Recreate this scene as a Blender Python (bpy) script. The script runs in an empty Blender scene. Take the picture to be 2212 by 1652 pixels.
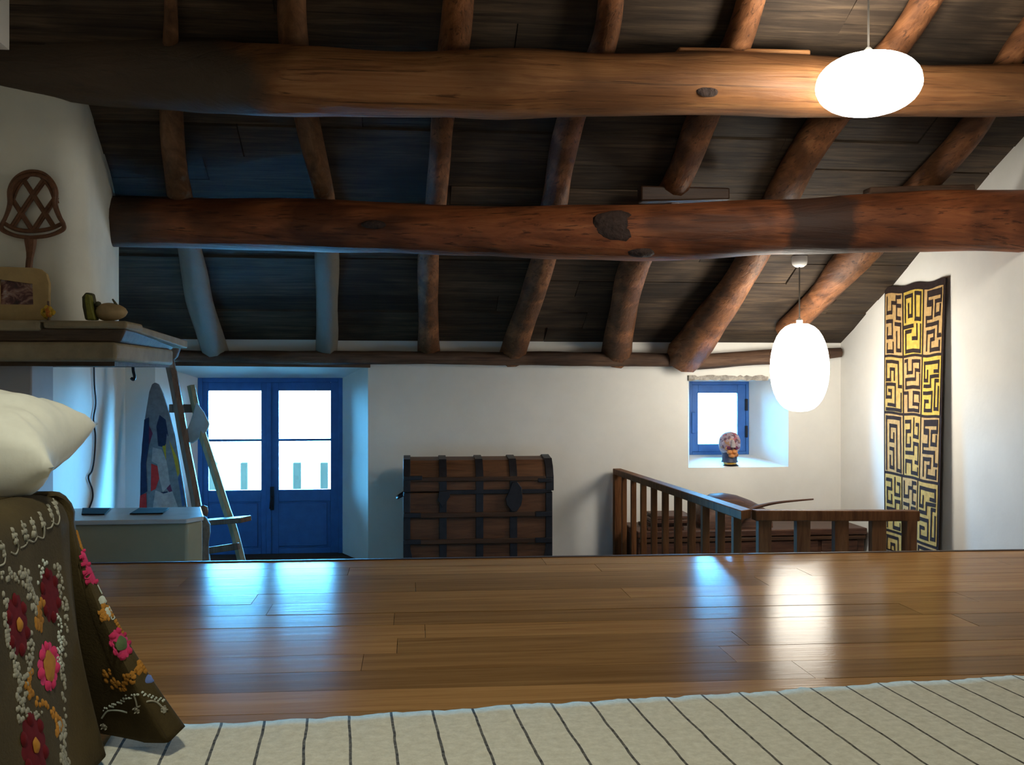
import bpy, bmesh, math, random
from mathutils import Vector, Matrix, noise as mnoise

random.seed(7)
S = bpy.context.scene
COL = S.collection
R = math.radians

# ------------------------------------------------------------------ camera, sky, lights, exposure
EYE = 0.75                       # eye height over the boarded platform
F = 2080.0                       # focal length in pixels of the 2212 wide frame
YAW = R(6.0)
CX, HY = 1106.0, 825.0
cam_d = bpy.data.cameras.new('camera')
cam = bpy.data.objects.new('camera', cam_d)
COL.objects.link(cam)
cam.location = (0, 0, EYE)
cam.rotation_euler = (R(90), 0, -YAW)
cam_d.sensor_width = 36.0
cam_d.lens = F / 2212.0 * 36.0
cam_d.clip_start = 0.02
S.camera = cam

world = bpy.data.worlds.new('overcast_sky')
S.world = world
world.use_nodes = True
bg = world.node_tree.nodes['Background']
bg.inputs['Color'].default_value = (0.11, 0.50, 1.0, 1)
bg.inputs['Strength'].default_value = 165.0

LAMP_COL = (1.0, 0.93, 0.80)
LAMP_FAR = 25.0                  # radiance of the globe by the small window
LAMP_NEAR = 37.0                 # radiance of the flat pendant by the front beam
RUG_FILL_W = 75.0
REAR_W = 15.0                    # unseen fill light added behind the camera to lift hood, rug and bed
rl = bpy.data.lights.new('rear_fill_light', 'POINT')
rl.energy = REAR_W
rl.color = (1.0, 0.88, 0.68)
rl.shadow_soft_size = 0.14
rlo = bpy.data.objects.new('rear_fill_light', rl)
rlo.location = (0.0, -0.6, 2.2)
COL.objects.link(rlo)
sl_ = bpy.data.lights.new('rug_fill_spot', 'SPOT')     # unseen spot added over rug and bed, aimed down to keep the beams dark
sl_.energy = RUG_FILL_W; sl_.color = (0.97, 0.97, 0.82); sl_.shadow_soft_size = 0.12; sl_.spot_size = R(125); sl_.spot_blend = 0.6
slo = bpy.data.objects.new('rug_fill_spot', sl_); slo.location = (-0.25, 1.0, 1.95); COL.objects.link(slo)

S.view_settings.view_transform = 'Standard'
S.view_settings.look = 'None'
S.view_settings.gamma = 1.0
S.view_settings.use_curve_mapping = False
S.view_settings.exposure = 0.0
S.cycles.max_bounces = 8
S.cycles.caustics_reflective = False
S.cycles.caustics_refractive = False
S.cycles.sample_clamp_indirect = 6.0

# ------------------------------------------------------------------ pixel -> room point
CO, SI = math.cos(YAW), math.sin(YAW)
def uv(x, y): return (x - CX) / F, (HY - y) / F
def fromd(u, v, d): return Vector((d * (u * CO + SI), d * (CO - u * SI), EYE + d * v))
def at(x, y, Y):
    u, v = uv(x, y); return fromd(u, v, Y / (CO - u * SI))
def atX(x, y, X):
    u, v = uv(x, y); return fromd(u, v, X / (u * CO + SI))
def atZ(x, y, z):
    u, v = uv(x, y); return fromd(u, v, (z - EYE) / v)
ROOF0, SLOPE, YW = 1.07, 0.4595, 7.45
def roof_z(Y): return ROOF0 + SLOPE * (YW - Y)
def on_roof(x, y, off):
    u, v = uv(x, y)
    return fromd(u, v, (ROOF0 - EYE - off + SLOPE * YW) / (v + SLOPE * (CO - u * SI)))
def depth(p): return p.x * SI + p.y * CO
def pix(p):
    d = depth(p); u = (p.x * CO - p.y * SI) / d
    return CX + u * F, HY - (p.z - EYE) / d * F

# ------------------------------------------------------------------ mesh helpers
class MB:
    def __init__(s): s.v = []; s.f = []
    def add(s, vs, fs):
        o = len(s.v); s.v += [Vector(p) for p in vs]; s.f += [tuple(i + o for i in f) for f in fs]; return s
    def hexa(s, b, t):                       # four lower corners, four upper corners
        return s.add(list(b) + list(t), [(3, 2, 1, 0), (4, 5, 6, 7), (0, 1, 5, 4), (1, 2, 6, 5), (2, 3, 7, 6), (3, 0, 4, 7)])
    def box(s, c, d, m=None):
        x, y, z = d[0] / 2, d[1] / 2, d[2] / 2
        q = [Vector(p) for p in ((-x, -y, -z), (x, -y, -z), (x, y, -z), (-x, y, -z), (-x, -y, z), (x, -y, z), (x, y, z), (-x, y, z))]
        if m is not None: q = [m @ p for p in q]
        q = [p + Vector(c) for p in q]
        return s.hexa(q[:4], q[4:])
    def bb(s, x0, x1, y0, y1, z0, z1):
        return s.box(((x0 + x1) / 2, (y0 + y1) / 2, (z0 + z1) / 2), (abs(x1 - x0), abs(y1 - y0), abs(z1 - z0)))
    def bar(s, a, b, w, h, up=(0, 0, 1)):    # straight bar of w x h section
        a, b = Vector(a), Vector(b); d = (b - a).normalized(); up = Vector(up)
        r = d.cross(up).normalized(); n = r.cross(d).normalized()
        c = [(-w / 2, -h / 2), (w / 2, -h / 2), (w / 2, h / 2), (-w / 2, h / 2)]
        return s.hexa([a + r * i + n * j for i, j in c], [b + r * i + n * j for i, j in c])
    def tube(s, pts, rad, n=8, jit=0.0, seed=0, flat=1.0):
        pts = [Vector(p) for p in pts]
        if not isinstance(rad, (list, tuple)): rad = [rad] * len(pts)
        o = len(s.v); prev = None
        for i, p in enumerate(pts):
            t = (pts[min(i + 1, len(pts) - 1)] - pts[max(i - 1, 0)]).normalized()
            if prev is None:
                a = Vector((0, 0, 1)) if abs(t.z) < 0.9 else Vector((1, 0, 0))
                r = t.cross(a).normalized()
            else:
                r = (prev - t * prev.dot(t)).normalized()
            prev = r; b = t.cross(r).normalized()
            for k in range(n):
                an = 2 * math.pi * k / n
                q = rad[i]
                if jit: q *= 1 + jit * mnoise.noise(Vector((p.x * 2.3 + seed, p.y * 2.3 + 3 * math.cos(an), p.z + 3 * math.sin(an))))
                s.v.append(p + r * (q * math.cos(an)) + b * (q * flat * math.sin(an)))
        m = len(pts)
        for i in range(m - 1):
            for k in range(n):
                k2 = (k + 1) % n
                s.f.append((o + i * n + k, o + i * n + k2, o + (i + 1) * n + k2, o + (i + 1) * n + k))
        s.f.append(tuple(o + k for k in reversed(range(n))))
        s.f.append(tuple(o + (m - 1) * n + k for k in range(n)))
        return s
    def lathe(s, prof, c, n=20, sx=1.0, sy=1.0, m=None):   # prof: (radius, height) from bottom to top
        o = len(s.v); c = Vector(c)
        for r, h in prof:
            for k in range(n):
                a = 2 * math.pi * k / n
                p = Vector((r * sx * math.cos(a), r * sy * math.sin(a), h))
                s.v.append((m @ p if m is not None else p) + c)
        for i in range(len(prof) - 1):
            for k in range(n):
                k2 = (k + 1) % n
                s.f.append((o + i * n + k, o + i * n + k2, o + (i + 1) * n + k2, o + (i + 1) * n + k))
        s.f.append(tuple(o + k for k in reversed(range(n))))
        s.f.append(tuple(o + (len(prof) - 1) * n + k for k in range(n)))
        return s
    def grid(s, fn, nu, nv):
        o = len(s.v)
        for j in range(nv + 1):
            for i in range(nu + 1): s.v.append(Vector(fn(i / nu, j / nv)))
        w = nu + 1
        for j in range(nv):
            for i in range(nu): s.f.append((o + j * w + i, o + j * w + i + 1, o + (j + 1) * w + i + 1, o + (j + 1) * w + i))
        return s
    def prism(s, poly, off):                 # polygon of 3D points pushed along off
        n = len(poly); off = Vector(off)
        s.add(list(poly) + [Vector(p) + off for p in poly],
              [tuple(range(n)), tuple(reversed(range(n, 2 * n)))] + [(i, i + n, (i + 1) % n + n, (i + 1) % n) for i in range(n)])
        return s

def root_of(p):
    while p.parent: p = p.parent
    return p
def obj(name, mb, mat, parent=None, smooth=40, bevel=0.0, closed=True):
    org = Vector((0, 0, 0))
    if parent: org = root_of(parent).location.copy()
    else:
        xs = [p.x for p in mb.v]; ys = [p.y for p in mb.v]; zs = [p.z for p in mb.v]
        org = Vector(((min(xs) + max(xs)) / 2, (min(ys) + max(ys)) / 2, min(zs)))
    me = bpy.data.meshes.new(name)
    me.from_pydata([tuple(p - org) for p in mb.v], [], mb.f)
    if closed:
        bm = bmesh.new(); bm.from_mesh(me); bmesh.ops.recalc_face_normals(bm, faces=bm.faces); bm.to_mesh(me); bm.free()
    me.materials.append(mat)
    if smooth:
        me.polygons.foreach_set('use_smooth', [True] * len(me.polygons))
        me.set_sharp_from_angle(angle=R(smooth))
    o = bpy.data.objects.new(name, me); COL.objects.link(o)
    if parent: o.parent = parent
    else: o.location = org
    if bevel:
        b = o.modifiers.new('edge', 'BEVEL'); b.width = bevel; b.segments = 2; b.limit_method = 'ANGLE'; b.angle_limit = R(40)
    return o
def tag(o, label, cat, group=None):
    o['label'] = label; o['category'] = cat
    if group: o['group'] = group
    return o
def thing(name, label, cat, loc, group=None):
    o = bpy.data.objects.new(name, None); COL.objects.link(o); o.location = loc; o.empty_display_size = 0.1
    return tag(o, label, cat, group)
def struct(o): o['kind'] = 'structure'; return o
def spline(pts, n):
    pts = [Vector(p) for p in pts]; out = []
    m = len(pts) - 1
    for k in range(n + 1):
        t = k / n * m; i = min(int(t), m - 1); f = t - i
        p0, p1, p2, p3 = pts[max(i - 1, 0)], pts[i], pts[i + 1], pts[min(i + 2, m)]
        out.append(0.5 * ((2 * p1) + (p2 - p0) * f + (2 * p0 - 5 * p1 + 4 * p2 - p3) * f * f + (3 * p1 - p0 - 3 * p2 + p3) * f ** 3))
    return out

# ------------------------------------------------------------------ materials
def base_mat(name):
    m = bpy.data.materials.new(name); m.use_nodes = True
    nt = m.node_tree; return m, nt, nt.nodes['Principled BSDF']
def ramp(nt, stops):
    r = nt.nodes.new('ShaderNodeValToRGB'); e = r.color_ramp.elements
    while len(e) < len(stops): e.new(0.5)
    for i, (p, c) in enumerate(stops): e[i].position = p; e[i].color = (*c, 1)
    return r
def coords(nt, scale, rot=(0, 0, 0)):
    tc = nt.nodes.new('ShaderNodeTexCoord'); mp = nt.nodes.new('ShaderNodeMapping')
    mp.inputs['Scale'].default_value = scale; mp.inputs['Rotation'].default_value = rot
    nt.links.new(tc.outputs['Object'], mp.inputs['Vector']); return mp.outputs['Vector']
def nz(nt, vec, scale, detail=5, rough=0.6, dist=0.0):
    n = nt.nodes.new('ShaderNodeTexNoise'); n.inputs['Scale'].default_value = scale
    n.inputs['Detail'].default_value = detail; n.inputs['Roughness'].default_value = rough; n.inputs['Distortion'].default_value = dist
    nt.links.new(vec, n.inputs['Vector']); return n.outputs['Fac']
def bump(nt, bsdf, fac, strength, dist=0.01):
    b = nt.nodes.new('ShaderNodeBump'); b.inputs['Strength'].default_value = strength; b.inputs['Distance'].default_value = dist
    nt.links.new(fac, b.inputs['Height']); nt.links.new(b.outputs['Normal'], bsdf.inputs['Normal'])
def mixc(nt, fac, a, b, mode='MIX'):
    m = nt.nodes.new('ShaderNodeMix'); m.data_type = 'RGBA'; m.blend_type = mode
    for s_, v_ in ((m.inputs[0], fac), (m.inputs[6], a), (m.inputs[7], b)):
        if hasattr(v_, 'links') or hasattr(v_, 'is_linked'): nt.links.new(v_, s_)
        elif isinstance(v_, (int, float)): s_.default_value = v_
        else: s_.default_value = (*v_, 1)
    return m.outputs[2]
def wood(name, dark, mid, light, stretch, rough=0.6, patch=0.0, vary=0.0, b=0.35, scale=6.0, patch_scale=1.0, sheen=0.3, rot=(0, 0, 0), patch_col=None, crack=0.0):
    m, nt, bs = base_mat(name)
    v = coords(nt, stretch, rot)
    f = nz(nt, v, scale, 7, 0.65, 0.6)
    r = ramp(nt, [(0.3, dark), (0.5, mid), (0.72, light)])
    nt.links.new(f, r.inputs['Fac']); c = r.outputs['Color']
    if patch:
        pv = coords(nt, (patch_scale * 0.7, patch_scale * 0.9, patch_scale))
        pf = nz(nt, pv, 2.4, 3, 0.5, 0.4)
        pr = ramp(nt, [(0.46, (0, 0, 0)), (0.62, (patch, patch, patch))])
        nt.links.new(pf, pr.inputs['Fac'])
        c = mixc(nt, pr.outputs['Color'], c, patch_col or tuple(q * 0.35 for q in dark))
    if crack:
        kv = coords(nt, tuple(q * (2.6 if q > 1 else .8) for q in stretch), rot)
        kf = nz(nt, kv, scale, 4, 0.6, 0.3)
        kr = ramp(nt, [(0.57, (0, 0, 0)), (0.66, (crack, crack, crack))])
        nt.links.new(kf, kr.inputs['Fac'])
        c = mixc(nt, kr.outputs['Color'], c, tuple(q * 0.3 for q in dark))
    if vary:
        oi = nt.nodes.new('ShaderNodeObjectInfo'); mr = nt.nodes.new('ShaderNodeMapRange')
        mr.inputs['To Min'].default_value = 1 - vary; mr.inputs['To Max'].default_value = 1 + vary
        nt.links.new(oi.outputs['Random'], mr.inputs['Value'])
        hs = nt.nodes.new('ShaderNodeHueSaturation'); nt.links.new(c, hs.inputs['Color']); nt.links.new(mr.outputs['Result'], hs.inputs['Value'])
        c = hs.outputs['Color']
    nt.links.new(c, bs.inputs['Base Color'])
    bs.inputs['Roughness'].default_value = rough; bs.inputs['Specular IOR Level'].default_value = sheen
    bump(nt, bs, f, b)
    return m
def plain(name, col, rough=0.6, var=0.08, scale=9.0, b=0.05, metal=0.0, spec=0.4, dist=0.004):
    m, nt, bs = base_mat(name)
    v = coords(nt, (1, 1, 1)); f = nz(nt, v, scale, 5, 0.6)
    r = ramp(nt, [(0.3, tuple(max(0, c * (1 - var)) for c in col)), (0.7, tuple(min(1, c * (1 + var)) for c in col))])
    nt.links.new(f, r.inputs['Fac']); nt.links.new(r.outputs['Color'], bs.inputs['Base Color'])
    bs.inputs['Roughness'].default_value = rough; bs.inputs['Metallic'].default_value = metal; bs.inputs['Specular IOR Level'].default_value = spec
    if b: bump(nt, bs, f, b, dist)
    return m
def emit(name, col, st):
    m, nt, bs = base_mat(name)
    f = nz(nt, coords(nt, (1, 1, 1)), 3.0, 2)
    bs.inputs['Base Color'].default_value = (0.9, 0.9, 0.85, 1)
    bs.inputs['Emission Color'].default_value = (*col, 1); bs.inputs['Emission Strength'].default_value = st
    return m
def glass_mat(name):
    m, nt, bs = base_mat(name)
    nt.nodes.remove(bs)
    out = nt.nodes['Material Output']
    t = nt.nodes.new('ShaderNodeBsdfTransparent'); t.inputs['Color'].default_value = (0.96, 0.98, 0.97, 1)
    g = nt.nodes.new('ShaderNodeBsdfGlossy'); g.inputs['Roughness'].default_value = 0.03
    fr = nt.nodes.new('ShaderNodeFresnel'); fr.inputs['IOR'].default_value = 1.45
    mx = nt.nodes.new('ShaderNodeMixShader')
    nt.links.new(fr.outputs[0], mx.inputs[0]); nt.links.new(t.outputs[0], mx.inputs[1]); nt.links.new(g.outputs[0], mx.inputs[2])
    nt.links.new(mx.outputs[0], out.inputs['Surface'])
    return m

M = {}
M['plaster'] = plain('white_plaster', (0.78, 0.76, 0.71), 0.85, 0.05, 2.5, 0.25, dist=0.02, spec=0.2)
M['hood'] = plain('hood_plaster', (0.78, 0.78, 0.68), 0.85, 0.07, 3.0, 0.3, dist=0.02, spec=0.2)
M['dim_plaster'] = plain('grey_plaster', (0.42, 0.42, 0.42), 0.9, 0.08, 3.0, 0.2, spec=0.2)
M['beam'] = wood('beam_wood', (0.18, 0.07, 0.025), (0.34, 0.148, 0.054), (0.47, 0.23, 0.09), (0.35, 6, 6), 0.55, patch=0.55, b=0.8, scale=4.0, patch_scale=0.9, crack=.75)
M['beam2'] = wood('red_beam_wood', (0.12, 0.035, 0.012), (0.26, 0.078, 0.026), (0.36, 0.125, 0.044), (0.35, 6, 6), 0.55, patch=0.75, b=0.8, scale=4.0, patch_scale=1.1, crack=.75)
M['rafter'] = wood('rafter_wood', (0.11, 0.042, 0.016), (0.22, 0.088, 0.034), (0.33, 0.145, 0.06), (6, 0.5, 6), 0.6, patch=0.65, vary=0.15, b=0.8, scale=4.0, patch_scale=1.6, crack=.7)
M['rafter_grey'] = wood('grey_rafter_wood', (0.16, 0.14, 0.12), (0.30, 0.27, 0.23), (0.42, 0.38, 0.33), (6, 0.5, 6), 0.65, patch=0.5, vary=0.1, b=0.5, scale=4.0, patch_scale=1.8)
M['plank'] = wood('roof_board_wood', (0.028, 0.019, 0.014), (0.066, 0.045, 0.029), (0.125, 0.085, 0.052), (0.5, 7, 7), 0.75, patch=0.6, vary=0.35, b=0.5, scale=4.0, patch_scale=0.9, crack=.6)
M['plate'] = wood('wall_plate_wood', (0.055, 0.03, 0.02), (0.11, 0.06, 0.036), (0.17, 0.10, 0.065), (0.6, 7, 7), 0.75, patch=0.6, b=0.6, scale=4.0, crack=.5)
M['floor'] = wood('oak_floor_board', (0.20, 0.096, 0.032), (0.28, 0.146, 0.052), (0.35, 0.19, 0.072), (0.35, 7, 5), 0.17, vary=0.25, b=0.05, scale=5.0, sheen=0.008)
M['nosing'] = wood('dark_nosing', (0.03, 0.014, 0.008), (0.05, 0.024, 0.013), (0.08, 0.04, 0.02), (0.5, 7, 7), 0.5)
M['lowfloor'] = plain('lower_floor_tiles', (0.07, 0.04, 0.026), 0.9, 0.2, 4.0, spec=.05)
M['blue'] = plain('blue_paint', (0.035, 0.13, 0.36), 0.5, 0.12, 12.0, 0.1)
M['iron'] = plain('black_iron', (0.02, 0.02, 0.025), 0.5, 0.3, 20, 0.2, metal=0.6)
M['glass'] = glass_mat('window_glass')
M['rail'] = wood('railing_wood', (0.085, 0.032, 0.013), (0.15, 0.06, 0.022), (0.22, 0.095, 0.036), (8, 8, 0.8), 0.6, b=0.15, scale=4.0, sheen=0.1)
M['dark_wood'] = wood('dark_furniture_wood', (0.03, 0.013, 0.008), (0.07, 0.03, 0.018), (0.12, 0.055, 0.032), (0.6, 7, 7), 0.5, b=0.25)
M['trunk'] = wood('trunk_wood', (0.065, 0.028, 0.013), (0.125, 0.053, 0.023), (0.18, 0.08, 0.036), (0.6, 6, 6), 0.55, b=0.3, scale=5.0)
M['trunk_slat'] = wood('trunk_slat_wood', (0.032, 0.015, 0.008), (0.062, 0.029, 0.014), (0.095, 0.046, 0.022), (0.6, 6, 6), 0.55, b=0.3, scale=5.0)
M['easel'] = wood('easel_wood', (0.07, 0.04, 0.03), (0.13, 0.08, 0.055), (0.2, 0.13, 0.09), (6, 6, 0.7), 0.6, b=0.3)
M['easel_pale'] = wood('pale_easel_wood', (0.16, 0.16, 0.11), (0.26, 0.25, 0.17), (0.34, 0.33, 0.22), (6, 6, 0.7), 0.6, b=0.3)
M['stone'] = plain('mantel_stone', (0.27, 0.22, 0.13), 0.8, 0.25, 7, 0.4, dist=0.02)
M['mantel_wood'] = wood('mantel_wood', (0.06, 0.038, 0.024), (0.10, 0.066, 0.04), (0.15, 0.10, 0.06), (0.6, 6, 6), 0.7)
M['rattan'] = plain('rattan', (0.13, 0.055, 0.024), 0.6, 0.35, 40, 0.3)
M['pillow'] = plain('pillow_linen', (0.66, 0.65, 0.55), 0.9, 0.04, 30, 0.15, spec=0.1)

def tone_patch(mat, fn, colour, edge=.12, amp=.5, nscale=5.0, fmax=1.0):
    # mixes in the given colour where fn(x, y, z) (a node expression in object space) is positive, with a ragged edge
    nt = mat.node_tree; bs = nt.nodes['Principled BSDF']
    tc = nt.nodes.new('ShaderNodeTexCoord'); sx = nt.nodes.new('ShaderNodeSeparateXYZ'); nt.links.new(tc.outputs['Object'], sx.inputs[0])
    def op(o, a, b):
        n_ = nt.nodes.new('ShaderNodeMath'); n_.operation = o
        for i_, q in enumerate((a, b)):
            if isinstance(q, (int, float)): n_.inputs[i_].default_value = q
            else: nt.links.new(q, n_.inputs[i_])
        return n_.outputs[0]
    f = fn(op, *sx.outputs[:3])
    nn = nz(nt, tc.outputs['Object'], nscale, 5, .6)
    f = op('ADD', f, op('MULTIPLY', op('SUBTRACT', nn, .5), amp))
    mr = nt.nodes.new('ShaderNodeMapRange'); mr.inputs['From Min'].default_value = 0; mr.inputs['From Max'].default_value = edge
    mr.inputs['To Max'].default_value = fmax
    nt.links.new(f, mr.inputs['Value'])
    src = bs.inputs['Base Color'].links[0].from_socket
    nt.links.new(mixc(nt, mr.outputs['Result'], src, colour), bs.inputs['Base Color'])
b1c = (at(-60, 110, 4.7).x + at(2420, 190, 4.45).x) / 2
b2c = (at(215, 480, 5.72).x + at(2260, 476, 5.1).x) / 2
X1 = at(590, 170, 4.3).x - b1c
tone_patch(M['beam'], lambda op, x, y, z: op('ADD', op('SUBTRACT', X1, x), op('MULTIPLY', op('SUBTRACT', .16, z), .5)), (.075, .058, .042), .14, .35, 3.0, .92)
xa_, xb2 = at(1690, 500, 5.2).x - b2c, at(1852, 500, 5.15).x - b2c  # darker ragged band across the right part of the red beam
tone_patch(M['beam2'], lambda op, x, y, z: op('SUBTRACT', (xb2 - xa_) / 2, op('ABSOLUTE', op('SUBTRACT', x, (xa_ + xb2) / 2), 0)), (.03, .018, .014), .05, .2, 7.0, .82)
X2 = at(400, 480, 5.5).x - b2c  # darker tone towards the left end of the red beam
tone_patch(M['beam2'], lambda op, x, y, z: op('SUBTRACT', X2, x), (.035, .024, .016), .35, .4, 3.0, .85)
M['rafter_white'] = wood('part_whitewashed_rafter', (0.09, 0.04, 0.018), (0.17, 0.08, 0.035), (0.25, 0.12, 0.055), (6, 0.5, 6), 0.65, patch=0.5, vary=0.1, b=0.5, scale=4.0, patch_scale=1.8)
tone_patch(M['rafter_white'], lambda op, x, y, z: op('ADD', y, .25), (.20, .195, .165), .3, 1.8, 11.0, .8)

# ------------------------------------------------------------------ the room
XL, XR, YB = -2.12, 3.45, -2.6
LZ = -0.64                       # floor of the lower part of the room
YD = 7.95                        # plane of the door and of the small window
EDGE0, TILT = 4.125, -0.0253     # platform edge, slightly out of square
def edge_y(x): return EDGE0 + TILT * x

# far wall with the splayed door recess and window niche
dL, dR, dT = at(335, 900, YW).x, at(795, 900, YW).x, at(600, 787, YW).z
eL, eR, eT = at(427, 900, YD).x, at(740, 900, YD).x, at(585, 815, YD).z
wL, wR, wT, wB = at(1487, 900, YW).x, at(1703, 900, YW).x, at(1590, 817, YW).z, at(1590, 1008, YW).z
iL, iR, iT, iB = at(1489, 900, YD).x, at(1618, 900, YD).x, at(1550, 823, YD).z, at(1550, 981, YD).z
mb = MB()
ztop = roof_z(YW) + 0.10
def q4(a, b, c, d): mb.add([a, b, c, d], [(0, 1, 2, 3)])
def wf(x0, x1, z0, z1, nx=1): q4((x0, YW, z0), (x1, YW, z0), (x1, YW, z1), (x0, YW, z1))
wf(XL - 0.1, dL, LZ - 0.05, ztop); wf(dL, dR, dT, ztop); wf(dR, wL, LZ - 0.05, ztop)
wf(wL, wR, LZ - 0.05, wB); wf(wL, wR, wT, ztop); wf(wR, XR + 0.05, LZ - 0.05, ztop)
YE = YD + 0.12
q4((dL, YW, LZ - .05), (dL, YW, dT), (eL, YD, eT), (eL, YD, LZ - .05)); q4((dR, YW, LZ - .05), (dR, YW, dT), (eR, YD, eT), (eR, YD, LZ - .05))
q4((dL, YW, dT), (dR, YW, dT), (eR, YD, eT), (eL, YD, eT))
q4((eL, YD, LZ - .05), (eL, YD, eT), (eL, YE, eT), (eL, YE, LZ - .05)); q4((eR, YD, LZ - .05), (eR, YD, eT), (eR, YE, eT), (eR, YE, LZ - .05))
q4((eL, YD, eT), (eR, YD, eT), (eR, YE, eT), (eL, YE, eT))
for a0, a1, b0, b1 in (((wL, wB), (wL, wT), (iL, iB), (iL, iT)), ((wR, wB), (wR, wT), (iR, iB), (iR, iT)), ((wL, wT), (wR, wT), (iL, iT), (iR, iT)), ((wL, wB), (wR, wB), (iL, iB), (iR, iB))):
    q4((a0[0], YW, a0[1]), (a1[0], YW, a1[1]), (b1[0], YD, b1[1]), (b0[0], YD, b0[1]))
    q4((b0[0], YD, b0[1]), (b1[0], YD, b1[1]), (b1[0], YE, b1[1]), (b0[0], YE, b0[1]))
struct(obj('wall_back', mb, M['plaster'], smooth=0, closed=False))

# side walls, rear wall
def gable(x0, x1):
    prof = [(YB, LZ - .1), (YE + .1, LZ - .1), (YE + .1, roof_z(YW) - .1), (YW, roof_z(YW) + .05), (1.0, roof_z(1.0) + .1), (YB, roof_z(1.0) - 1.4)]
    return MB().prism([(x0, y, z) for y, z in prof], (x1 - x0, 0, 0))
struct(obj('wall_right', gable(XR, XR + 0.3), M['plaster'], smooth=0))
wl = gable(XL - 0.3, XL)
wl.bb(XL - .05, -1.755, 4.0, 4.44, at(0, 40, 4.4).z - 0.12, roof_z(4.2) + .1)       # plaster bulge where the front beam enters the wall
struct(obj('wall_left', wl, M['plaster'], smooth=0))
struct(obj('wall_front', MB().bb(XL - .3, XR + .3, YB - .2, YB, LZ - .1, 3.2), M['plaster'], smooth=0))

# floors: boarded platform, lower floor
fl = struct(obj('floor', MB().hexa([(XL, YB, LZ), (XR, YB, LZ), (XR, edge_y(XR) - .02, LZ), (XL, edge_y(XL) - .02, LZ)],
                                   [(XL, YB, -.02), (XR, YB, -.02), (XR, edge_y(XR) - .02, -.02), (XL, edge_y(XL) - .02, -.02)]), M['plaster'], smooth=0))
struct(obj('floor', MB().bb(XL - .1, XR + .1, 3.9, YE + .2, LZ - .1, LZ), M['lowfloor'], smooth=0))
nos = MB().hexa([(XL, edge_y(XL) - .025, -.05), (XR, edge_y(XR) - .025, -.05), (XR, edge_y(XR), -.05), (XL, edge_y(XL), -.05)],
                [(XL, edge_y(XL) - .025, .004), (XR, edge_y(XR) - .025, .004), (XR, edge_y(XR), .004), (XL, edge_y(XL), .004)])
struct(obj('trim_1', nos, M['nosing'], bevel=0.004))
bw = 0.157
rng = random.Random(11)
for row in range(19):
    o1 = -0.026 - row * bw; o0 = o1 - bw + 0.0018
    x = XL - rng.random() * 1.6
    while x < XR:
        L = rng.choice((1.3, 1.7, 2.1, 2.4, 1.0)); xa, xb = max(x, XL), min(x + L - 0.0015, XR)
        if xb - xa > 0.05:
            lift = rng.uniform(-0.0006, 0.0006); sl = rng.uniform(-.00025, .00025)
            b = [(xa, edge_y(xa) + o0, -.022), (xb, edge_y(xb) + o0, -.022), (xb, edge_y(xb) + o1, -.022), (xa, edge_y(xa) + o1, -.022)]
            t = [(p[0], p[1], lift + (sl if i < 2 else -sl)) for i, p in enumerate(b)]
            obj('floor_board', MB().hexa(b, t), M['floor'], fl, smooth=0)
        x += L

# roof: deck slab with boards under it, closed towards the back of the room
deck = MB()
def slope_box(x0, x1, y0, y1, t0, t1):      # between roof surface + t0 and + t1
    return ([(x0, y0, roof_z(y0) + t0), (x1, y0, roof_z(y0) + t0), (x1, y1, roof_z(y1) + t0), (x0, y1, roof_z(y1) + t0)],
            [(x0, y0, roof_z(y0) + t1), (x1, y0, roof_z(y0) + t1), (x1, y1, roof_z(y1) + t1), (x0, y1, roof_z(y1) + t1)])
deck.hexa(*slope_box(XL - .3, XR + .3, 0.95, YW + .75, 0.035, 0.2))
rz = roof_z(1.0)
deck.hexa([(XL - .3, YB - .2, rz - 1.55), (XR + .3, YB - .2, rz - 1.55), (XR + .3, 1.05, rz), (XL - .3, 1.05, rz)],
          [(XL - .3, YB - .2, rz - 1.35), (XR + .3, YB - .2, rz - 1.35), (XR + .3, 1.05, rz + .2), (XL - .3, 1.05, rz + .2)])
cl = struct(obj('ceiling', deck, M['plank'], smooth=0))
rng = random.Random(5)
y = YW + 0.02
while y > 3.3:
    w = rng.uniform(0.17, 0.27); x = XL - rng.random() * 2
    while x < XR + .02:
        L = rng.uniform(1.7, 3.2); xa, xb = max(x, XL), min(x + L - .004, XR + .02)
        if xb - xa > .08:
            dz = rng.uniform(-0.006, 0.010); g = rng.uniform(.004, .012); tl = rng.uniform(-.006, .006)
            lo, hi = slope_box(xa, xb, y - w + g, y, dz, 0.04)
            lo = [(p[0], p[1], p[2] + (tl if i < 2 else -tl)) for i, p in enumerate(lo)]
            obj('roof_board', MB().hexa(lo, hi), M['plank'], cl, smooth=0)
        x += L
    y -= w

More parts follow.
